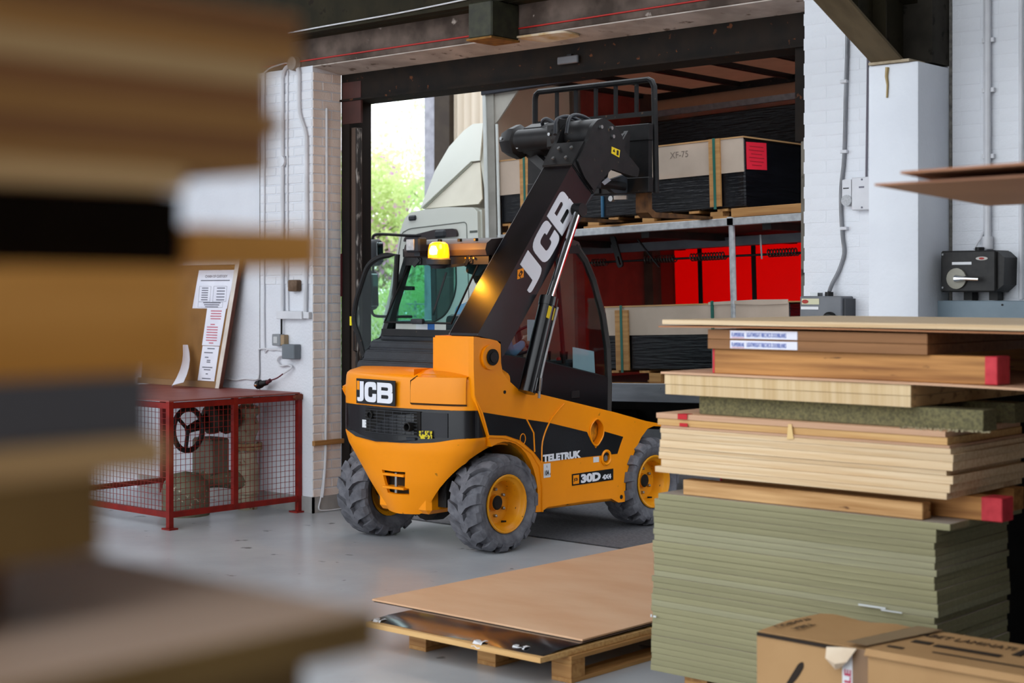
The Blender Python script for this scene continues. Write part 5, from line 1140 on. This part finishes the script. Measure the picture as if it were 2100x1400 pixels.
# notice board leaning on the cage top
def lean(u, v, w): return (u, 8.17+.11*v/1.08-w, .974+v)
nb = thing('notice_board', 'framed brown notice board leaning on the cage top', 'notice board', (-11.05, 8.2, .974))
part('backing', G().flat([[(-11.75, .02), (-10.62, .02), (-10.485, 1.06), (-11.75, 1.06)]], lean, .012), mat('cork_brown', '8a6236', '7c572e', rough=.8, scale=(6, 6, 6)), nb)
FRW = mat('pale_frame', 'D8CFC6', 'c9bfb5', rough=.5)
part('frame_strip', G().flat([[(-10.655, 0), (-10.60, 0), (-10.455, 1.10), (-10.51, 1.10)]], lambda u, v, w: lean(u, v, w+.012), .018), FRW, nb)
part('frame_strip', G().flat([[(-11.78, 1.045), (-10.51, 1.045), (-10.50, 1.10), (-11.78, 1.10)]], lambda u, v, w: lean(u, v, w+.012), .018), FRW, nb)
part('frame_strip', G().flat([[(-11.78, 0), (-10.65, 0), (-10.64, .05), (-11.78, .05)]], lambda u, v, w: lean(u, v, w+.012), .018), mat('brown_frame', '8b6a48', rough=.5), nb)
part('frame_edge', G().flat([[(-10.60, 0), (-10.592, 0), (-10.447, 1.10), (-10.455, 1.10)]], lambda u, v, w: lean(u, v, w-.002), .033), mat('dark_red_brown', '5a2f20', rough=.5), nb)
def poster(label, quad, lines, ink, title=None, group='papers on the notice board'):
    o = thing('notice_paper', label, 'paper', lean(*quad[0], .02), group)
    part('sheet', G().flat([quad], lambda u, v, w: lean(u, v, w+.014), .001), PAPER, o)
    (xa, za), (xb, zb_) = quad[0], quad[2]
    if title: part('title', G().text(title, .032, lambda u, v, w: lean((quad[2][0]+quad[3][0])/2+u, quad[2][1]-.065+v, w+.0155), .0008, align='CENTER', bold=.0006), INKK, o)
    for (u, v, ln) in lines:
        part('text_line', G().flat([[(u-ln/2, v), (u+ln/2, v), (u+ln/2, v+.009), (u-ln/2, v+.009)]], lambda a, b, w: lean(a, b, w+.0155), .0008), ink, o)
    return o
o = poster('large white notice with boxed text at the top of the board', [(-11.08, .67), (-10.60, .67), (-10.53, 1.0), (-11.03, 1.0)], [(-10.79, .905, .40)]+[(-10.92, .84-.02*i, .09) for i in range(6)]+[(-10.70, .84-.025*i, .11) for i in range(5)]+[(-10.81, .715-.018*i, .24-.03*i) for i in range(3)], INKK, 'CHAIN OF CUSTODY')
for (a, b, c, d) in ((-11.0, -10.84, .73, .86), (-10.80, -10.62, .73, .86), (-11.0, -10.66, .68, .725)):
    part('ruled_box', G().tube([lean(u, v, .0165) for u, v in ((a, c), (b, c), (b, d), (a, d))], .0012, 4, closed=True), INKK, o)
poster('white notice with red lines of text in the middle of the board', [(-10.90, .355), (-10.655, .355), (-10.61, .67), (-10.87, .67)], [(-10.74, .645-.022*i, .15-.01*(i % 2)) for i in range(4)]+[(-10.775, .53-.0225*i, .06 if i in (0, 7) else .15) for i in range(8)], INKR)
poster('white typed notice low on the board near its right edge', [(-10.92, .055), (-10.69, .055), (-10.66, .35), (-10.89, .35)], [(-10.77, .325, .1), (-10.80, .29, .12), (-10.82, .25, .05), (-10.79, .225, .05), (-10.79, .21, .05), (-10.80, .165, .14), (-10.80, .145, .09), (-10.80, .11, .03), (-10.80, .07, .12)], INKK)
g = G(); rows = []
for j in range(6):
    t = j/5; rows.append([(-11.10+.03*t+(.07+.09*t)*k/5+.04*t, 8.14-.16*t*t-.05*math.sin(k/5*3.1)*t, 1.33-.36*t+.05*t*k/5) for k in range(6)])
g.grid(rows).solid(.004)
solo('paper_wad', g, PAPER, 'wad of white papers hanging loose and curling off the notice board', 'paper')
# conduits and boxes on the pier
def pipe(name, pts, r, label, m=PIPEW, n=4, clips=(), cat='conduit', group=None):
    o = solo(name, G().tube(smooth_path(pts, n), r, 8), m, label, cat, group=group)
    return o
YW = 8.306
c = pipe('conduit', [(-9.80, YW-.01, 3.63), (-9.90, YW-.01, 3.63), (-9.955, YW-.01, 3.56), (-9.96, YW-.01, 3.4), (-9.96, YW-.01, 2.3), (-9.96, YW-.01, 1.62)], .018, 'white conduit looping down the pier from the round junction box')
for z in (2.86,): part('junction_box', G().lathe([(.045, YW-.03), (.045, YW-.002)], (-9.96, 0, z), 'y', 14, True), PIPEW, c)
pipe('conduit', [(-9.80, YW-.01, 3.63), (-9.755, YW-.01, 3.57), (-9.755, YW-.01, 3.35), (-9.74, YW-.01, 3.22), (-9.67, YW-.01, 3.07), (-9.66, YW-.01, 2.9), (-9.66, YW-.01, 2.2), (-9.675, YW-.01, 1.61)], .02, 'white conduit with an offset bend at the pier edge')
solo('junction_box', G().lathe([(0, YW-.055), (.055, YW-.05), (.06, YW-.002)], (-9.80, 0, 3.645), 'y', 16), mat('brown_grey_box', '8a8178', rough=.6), 'round brownish junction box at the top of the pier', 'junction box', at=(-9.8, YW-.03, 3.645))
pipe('cable', [(-9.90, YW-.004, 3.6), (-9.905, YW-.004, 3.0), (-9.90, YW-.004, 2.0), (-9.895, YW-.004, 1.62)], .006, 'thin white cable beside the long conduit on the pier', n=2, cat='cable')
pipe('cable', [(-9.80, YW-.004, 3.66), (-10.0, YW-.004, 3.66), (-10.18, YW-.004, 3.62), (-10.2, YW-.004, 3.5), (-10.2, YW-.004, 2.6), (-10.2, YW-.004, 1.4), (-10.15, YW-.004, 1.31), (-9.95, YW-.004, 1.32), (-9.86, YW-.004, 1.32)], .007, 'thin white cable running down left of the pier conduits', cat='cable')
pipe('conduit', [(-9.588, 8.45, 3.28), (-9.588, 8.45, 2.0), (-9.588, 8.44, .6), (-9.588, 8.42, .25), (-9.588, 8.40, .12)], .011, 'thin white pipe running down the brick door reveal')
pipe('cable', [(-9.592, 8.42, .3), (-9.592, 8.39, .12), (-9.592, 8.37, .03), (-9.585, 8.45, .012), (-9.58, 8.6, .01)], .006, 'loose white cable curling at the foot of the door reveal', cat='cable')
tr = thing('trunking', 'short white cable trunking box across the pier', 'trunking', (-9.82, 8.3, 1.58))
part('body', G().box(-10.0, -9.68, YW-.045, YW+.006, 1.565, 1.63, b=.004), PIPEW, tr)
part('end_box', G().box(-9.68, -9.61, YW-.03, YW+.006, 1.57, 1.625, b=.004), PIPEW, tr)
sw_ = thing('switch_box', 'small brown rusty switch box on the white pier', 'switch', (-9.78, 8.29, 1.8))
part('body', G().box(-9.85, -9.735, YW-.05, YW+.006, 1.79, 1.885, b=.012, seg=2), mat('rusty_box', '6b5645', '54402f', rough=.7, scale=(20, 20, 20)), sw_)
part('cable', G().tube(smooth_path([(-9.85, YW-.015, 1.81), (-9.89, YW-.01, 1.82), (-9.905, YW-.01, 1.9), (-9.905, YW-.01, 2.1)], 4), .007, 6), PIPEW, sw_)
so = thing('socket_box', 'small grey switch box beneath the white trunking', 'switch', (-9.97, 8.29, 1.38))
part('body', G().box(-10.05, -9.945, YW-.05, YW+.006, 1.345, 1.44, b=.006), mat('switch_grey', '84888c', rough=.5), so)
part('face', G().box(-10.025, -9.975, YW-.055, YW-.049, 1.365, 1.42, b=.003), mat('switch_face', 'B9BBBC', rough=.5), so)
part('side_cap', G().box(-9.945, -9.90, YW-.045, YW+.006, 1.35, 1.435, b=.004), mat('card_brown', '9a8468', rough=.7), so)
part('cable', G().tube([(-9.96, YW-.02, 1.44), (-9.96, YW-.02, 1.57)], .008, 6), BLKM, so)
jb = thing('isolator_box', 'square grey plastic junction box low on the white pier', 'junction box', (-9.8, 8.29, 1.28))
part('body', G().box(-9.90, -9.745, YW-.07, YW+.006, 1.24, 1.36, b=.006), mat('box_grey', '6f767c', '666d73', rough=.5), jb)
part('cable', G().tube(smooth_path([(-9.9, YW-.02, 1.265), (-9.98, YW-.015, 1.26), (-10.02, YW-.015, 1.22), (-9.98, YW-.015, 1.18), (-9.88, YW-.015, 1.19), (-9.83, YW-.02, 1.17), (-9.90, YW-.05, 1.12)], 5), .009, 8), PIPEW, jb)
pg = thing('plug', 'black and maroon industrial plug hanging on its cable above the cage', 'plug', (-10.1, 8.2, 1.0))
part('lead', G().tube(smooth_path([(-9.90, YW-.05, 1.12), (-9.97, YW-.06, 1.08), (-10.04, YW-.07, 1.06)], 4), .006, 6), mat('maroon_cable', '5a2430', rough=.5), pg)
part('gland', G().tube([(-10.04, YW-.07, 1.06), (-10.08, YW-.075, 1.04)], .017, 10), mat('maroon_plastic', '4a1c22', rough=.5), pg)
part('body', G().tube([(-10.08, YW-.075, 1.04), (-10.13, YW-.08, 1.03), (-10.15, YW-.08, 1.026)], [.022, .026, .03], 12), STKB, pg)
part('collar', G().tube([(-10.15, YW-.08, 1.028), (-10.19, YW-.085, 1.015)], .036, 12), STKB, pg)
part('pin', G().tube([(-10.17, YW-.115, 1.018), (-10.175, YW-.13, 1.015)], .012, 8), CHR, pg)
pipe('cable', [(-10.9, 8.29, 1.07), (-10.6, 8.3, 1.04), (-10.45, 8.3, 1.055), (-10.3, 8.3, 1.055), (-10.27, 8.3, 1.1), (-10.27, 8.3, 1.28), (-10.25, 8.3, 1.31), (-10.1, 8.3, 1.315), (-9.9, 8.3, 1.30)], .007, 'thin white cable running along the wall behind the notice board', cat='cable')
solo('wall_joint', G().box(-10.276, -10.268, 8.30, 8.316, .96, 3.57), mat('crack_dark', '6a6966', '4a4947', rough=.9, scale=(9, 9, 9)), 'dark vertical joint between pier and rendered wall', 'wall joint') if False else part('expansion_joint', G().box(-10.274, -10.269, 8.311, 8.318, .0, 3.57), mat('crack_dark', '4c4b49', '77746f', rough=.9, scale=(30, 30, 30)), wl)
# ================================================================ right-hand wall fixtures
YR = 8.308
part('expansion_joint', G().box(-4.082, -4.066, 8.300, 8.314, 0, 4.0), mat('crack_dark', '4c4b49'), wr)
b1_ = thing('isolator_switch', 'grey steel isolator box with lever on the white wall', 'isolator', (-4.84, 8.25, 1.5))
part('body', G().box(-4.985, -4.70, 8.17, YR, 1.48, 1.765, b=.006), mat('isolator_grey', '6d7075', '62656a', rough=.45), b1_)
part('side_flange', G().box(-4.70, -4.685, 8.19, YR, 1.5, 1.75), mat('isolator_dark', '3c3e42', rough=.5), b1_)
part('cable_gland', G().tube([(-4.83, 8.25, 1.765), (-4.83, 8.25, 1.79)], .025, 10), STKB, b1_)
part('top_lug', G().box(-4.93, -4.88, 8.2, 8.26, 1.765, 1.785), STEEL, b1_)
part('rating_plate', G().flat([[(-4.97, 1.715), (-4.85, 1.715), (-4.85, 1.75), (-4.97, 1.75)]], rear(8.169), .002), mat('plate_cream', 'C9C7A8', rough=.5), b1_)
part('logo', G().flat([circle(-4.945, 1.732, .022, 14, .012)], rear(8.166), .002), mat('maker_red', 'A03028', rough=.5), b1_)
part('label_strip', G().flat([[(-4.975, 1.685), (-4.855, 1.685), (-4.855, 1.702), (-4.975, 1.702)]], rear(8.169), .002), STKW, b1_)
part('dial', G().lathe([(.042, 8.17), (.042, 8.15), (.03, 8.14), (0, 8.14)], (-4.775, 0, 1.63), 'y', 18), STKB, b1_)
part('lever', G().tube([(-4.77, 8.13, 1.63), (-4.82, 8.12, 1.632), (-4.89, 8.12, 1.632)], [.014, .011, .009], 8), CHR, b1_)
pipe('cable', [(-4.735, YR-.012, 3.9), (-4.735, YR-.012, 3.3), (-4.745, YR-.012, 2.95), (-4.755, YR-.012, 2.6), (-4.775, YR-.012, 2.42), (-4.775, YR-.012, 2.25), (-4.765, YR-.012, 2.12), (-4.755, YR-.012, 2.02), (-4.79, YR-.012, 1.92), (-4.825, YR-.03, 1.84), (-4.83, 8.25, 1.79)], .012, 'grey cable snaking down the white wall to the grey isolator', m=mat('cable_grey', '8b8d92', '6f7175', rough=.5), cat='cable')
ck = bpy.data.objects['cable'] if False else None
for k, z in enumerate((3.05, 2.63, 2.17)):
    solo('cable_clip', G().box(-4.775, -4.73, YR-.03, YR+.004, z-.01, z+.01, b=.003), PIPEW, ('highest', 'middle', 'lowest')[k]+' white clip holding the grey cable on the right wall', 'clip', at=(-4.75, YR-.01, z), group='cable clips on the right wall')
al = thing('alarm_sounder', 'small white alarm unit beside the grey cable', 'alarm', (-4.72, 8.28, 2.3))
part('body', G().prism(fillet([(-4.75, 2.33, .0), (-4.75, 2.46, .008), (-4.69, 2.46, .008), (-4.69, 2.33)]), 'y', YR-.045, YR+.004), PIPEW, al)
part('grille', G().lathe([(.034, YR-.05), (.034, YR+.004)], (-4.72, 0, 2.335), 'y', 18, True), mat('sounder_grey', 'B4B6BA', 'a2a4a8', rough=.6, scale=(120, 120, 120)), al)
part('slot', G().box(-4.742, -4.705, YR-.048, YR-.044, 2.405, 2.411), STKB, al)
wb = thing('wall_box', 'white plastic wall box beside the pier', 'switch box', (-4.64, 8.28, 2.28))
part('body', G().box(-4.685, -4.50, YR-.05, YR+.004, 2.275, 2.47, b=.005), PIPEW, wb)
part('label_strip', G().flat([[(-4.635, 2.405), (-4.60, 2.405), (-4.60, 2.415), (-4.635, 2.415)]], rear(YR-.05), .001), INKK, wb)
for z in (2.29, 2.455): part('screw', G().tube([(-4.615, YR-.05, z), (-4.615, YR-.053, z)], .006, 8), INKK, wb)
pipe('cable', [(-4.60, YR-.008, 3.7), (-4.60, YR-.008, 3.2), (-4.605, YR-.008, 2.8), (-4.61, YR-.008, 2.47)], .006, 'thin dark cable dropping to the white wall box', m=mat('cable_mauve', '6d6870', rough=.6), cat='cable')
b2 = thing('isolator_switch', 'black isolator box with chrome lever above the blue-grey trunking', 'isolator', (-3.86, 8.2, 1.8))
part('body', G().box(-4.045, -3.72, 8.12, YR, 1.79, 2.02, b=.008), mat('isolator_black', '1d1c1c', '262524', rough=.5, scale=(30, 30, 30)), b2)
part('side_cover', G().prism([(-3.72, 1.80), (-3.685, 1.83), (-3.68, 1.98), (-3.72, 2.015)], 'y', 8.14, YR), mat('isolator_black', '1d1c1c'), b2)
for x in (-3.93, -3.78): part('foot', G().box(x-.025, x+.025, 8.22, 8.29, 1.745, 1.79), STKB, b2)
part('dial', G().lathe([(.058, 8.12), (.058, 8.105), (.04, 8.10), (0, 8.10)], (-3.945, 0, 1.865), 'y', 20), mat('dial_grey', '8f8c80', 'a19e92', rough=.4), b2)
part('lever', G().tube([(-3.94, 8.095, 1.865), (-3.90, 8.08, 1.865), (-3.87, 8.08, 1.865), (-3.80, 8.08, 1.862)], [.022, .013, .012, .011], 10), CHR, b2)
part('label_strip', G().flat([[(-3.975, 1.942), (-3.86, 1.942), (-3.86, 1.957), (-3.975, 1.957)]], rear(8.119), .002), STKW, b2)
part('logo', G().flat([circle(-3.80, 1.975, .035, 18, .010)], rear(8.119), .002), mat('maker_silver', 'B9B4AE', rough=.4), b2)
part('logo_centre', G().flat([circle(-3.80, 1.975, .016, 14, .006)], rear(8.117), .002), mat('maker_red', 'A03028', rough=.5), b2)
for (x, z) in ((-4.03, 2.0), (-4.03, 1.815)): part('screw', G().tube([(x, 8.12, z), (x, 8.114, z)], .006, 8), STEEL, b2)
part('cable_gland', G().tube([(-3.86, 8.22, 2.02), (-3.86, 8.22, 2.04)], .025, 10), STKB, b2)
tr2 = thing('trunking', 'blue-grey steel trunking below the black isolator', 'trunking', (-3.3, 8.25, 1.64))
part('body', G().box(-4.13, -2.5, 8.16, YR, 1.63, 1.742, b=.004), mat('blue_grey_steel', '7b8a94', '70808a', rough=.45), tr2)
for x in (-4.1, -3.7, -3.3): part('screw', G().tube([(x, 8.16, 1.72), (x, 8.156, 1.72)], .006, 6), STKB, tr2)
cdt = thing('conduit', 'white conduit with collar rising from the black isolator', 'conduit', (-3.84, 8.28, 2.04))
part('pipe', G().tube([(-3.84, YR-.03, 2.04), (-3.84, YR-.03, 4.0)], .018, 10), PIPEW, cdt)
part('collar', G().tube([(-3.84, YR-.03, 2.03), (-3.84, YR-.03, 2.10)], .03, 12), PIPEW, cdt)
for z in (3.2, 2.92, 2.55): part('saddle', G().box(-3.875, -3.805, YR-.03, YR+.004, z-.012, z+.012), PIPEW, cdt)
pipe('cable', [(-3.90, 8.24, 2.03), (-3.895, 8.26, 2.06), (-3.875, YR-.01, 2.13), (-3.87, YR-.008, 2.3), (-3.872, YR-.008, 4.0)], .006, 'thin white cable beside the collared conduit above the black isolator', cat='cable')
pipe('conduit', [(-3.655, YR-.01, 4.0), (-3.655, YR-.01, 3.0), (-3.655, YR-.01, 1.75)], .012, 'thin white conduit at the far right of the wall', n=2)
# resin drip under the rafter
part('resin_drip', G().tube([(-4.27, 7.925, 3.05), (-4.275, 7.924, 3.0), (-4.268, 7.924, 2.95), (-4.272, 7.924, 2.88)], [.012, .010, .007, .006], 6), mat('resin', 'A08A5E', rough=.4), bpy.data.objects['trim_2'])
# cantilever rack outside the right edge with two sheets overhanging into view
rk = thing('cantilever_rack', 'dark steel cantilever rack carrying the overhanging brown sheets', 'rack', (-1.0, 4.5, 0))
for y in (3.9, 4.9): 
    part('upright', G().box(-.85, -.73, y-.05, y+.05, 0, 2.9), OLIVE, rk)
    part('arm', G().bar((-.8, y, 2.04), (-1.45, y, 2.055), .07, .07), OLIVE, rk)
    part('foot', G().box(-1.5, -.6, y-.06, y+.06, 0, .08), OLIVE, rk)
def over(dx, dy, z, t, lift): 
    V = []
    for zz_ in (0, t):
        for (x, y, dz) in ((-2.12, 3.91, 0), (-.7, 3.76, lift), (-.92, 4.97, lift*.9), (-2.34, 5.10, .0)): V.append((x+dx, y+dy, z+zz_+dz))
    g = G(); g._add(V, [(0,3,2,1),(4,5,6,7),(0,1,5,4),(1,2,6,5),(2,3,7,6),(3,0,4,7)]); return g
HB = mat('brown_hardboard', 'A06F50', '936244', rough=.5, scale=(1.5, 1.5, 1.5))
solo('hardboard_sheet', over(-.02, -.01, 2.090, .006, .0), HB, 'lower of two brown sheets jutting in at the right edge', 'board', at=(-1.5, 4.4, 2.09), group='overhanging brown sheets')
solo('hardboard_sheet', over(.085, -.06, 2.115, .007, .012), HB, 'upper of two brown sheets jutting in at the right edge', 'board', at=(-1.5, 4.3, 2.115), group='overhanging brown sheets')
# ================================================================ blurred stack of boards close to the camera on the left
FX = -.78
def near(name, yend, z0, z1, m, label, x1=FX, group='boards in the near left stack', y0=-1.2, x0=-1.95, cat='board'):
    return sheet(name, x0, x1, y0, yend, z0, z1, m, label, cat, group, b=.001)
N1 = wood('near_board_brown', 'A5754A', '8a5c36', 1, fine=30)
N2 = wood('near_board_tan', 'C0905C', 'a5763f', 1, fine=30)
N3 = wood('near_board_pale', 'E0BE8E', 'cba470', 1, fine=30)
N4 = mat('near_grey_board', '5B5A5E', '4f4e52', rough=.6, scale=(2, 2, 2))
N5 = mat('near_olive_board', '85693c', '755a32', rough=.7, scale=(2, 8, 8))
N6 = wood('near_orange_timber', 'E2A254', 'c98a3c', 1, fine=18, spots=('6a4420', (30, 30, 30), .66))
lay = [(1.8600, 1.8735, N3, .575, 'pale board just above the dark gap in the near left stack'),
       (1.8740, 1.8850, N2, .640, 'tan board second above the dark gap, near left stack'),
       (1.8855, 1.8990, N1, .640, 'brown board third above the dark gap, near left stack'),
       (1.8995, 1.9130, N2, .650, 'tan board fourth above the dark gap, near left stack'),
       (1.9135, 1.9290, N1, .640, 'brown board fifth above the dark gap, near left stack'),
       (1.9295, 1.9450, N3, .640, 'pale board sixth above the dark gap, near left stack'),
       (1.9455, 1.9600, N2, .665, 'tan board at the very top left of the picture'),
       (1.9605, 1.9780, N1, .665, 'highest brown board of the near left stack, mostly out of frame')]
for z0, z1, m, ye, lab in lay: near('board', ye, z0, z1, m, lab)
near('plank', .69, 1.8140, 1.8405, N6, 'orange plank end sticking out of the dark gap, near left stack', x1=-.79, x0=-1.6, y0=.588, cat='plank')
near('plank', .586, 1.8140, 1.8595, mat('gap_shadow_black', '120d09', '1a130d', rough=.9, spec=.1), 'near-black block standing in for the shadow in the gap, near left stack', x1=-.80, x0=-1.6, cat='plank')  # the shadow of the gap is put into this block's colour
near('timber_block', .575, 1.7505, 1.8135, N6, 'thick orange timber with knots in the near left stack', cat='timber')
near('board', .548, 1.7130, 1.7500, N4, 'dark grey board under the orange timber, near left stack')
near('board', .560, 1.6930, 1.7125, N3, 'pale cream board under the grey board, near left stack')
near('board', .516, 1.6480, 1.6925, N5, 'olive brown board under the cream board, near left stack')
near('wide_board', .64, 1.5860, 1.6090, N5, 'wide olive-edged board at the lower left of the picture', x1=-.68)
bpy.data.objects['wide_board'].data.materials.append(mat('pinkish_face', 'A88F7C', '9b8270', rough=.5, scale=(2, 2, 2)))
for p in bpy.data.objects['wide_board'].data.polygons:
    if p.normal.z > .9: p.material_index = 1
near('board', .50, 1.6095, 1.6475, N1, 'dark brown spacer board on the wide board, near left stack', x1=-.86)
near('board', .60, 1.5500, 1.5855, N5, 'olive board under the wide board at the lower left corner', x1=-.70)
tb = thing('trolley', 'steel trolley carrying the near left stack, below the frame', 'trolley', (-1.35, -.3, 0))
part('deck', G().box(-1.95, -.74, -1.2, .55, 1.50, 1.549), BLKM, tb)
for x in (-1.9, -.80):
    for y in (-1.1, .45): part('leg', G().box(x-.03, x+.03, y-.03, y+.03, 0, 1.5), BLKM, tb)
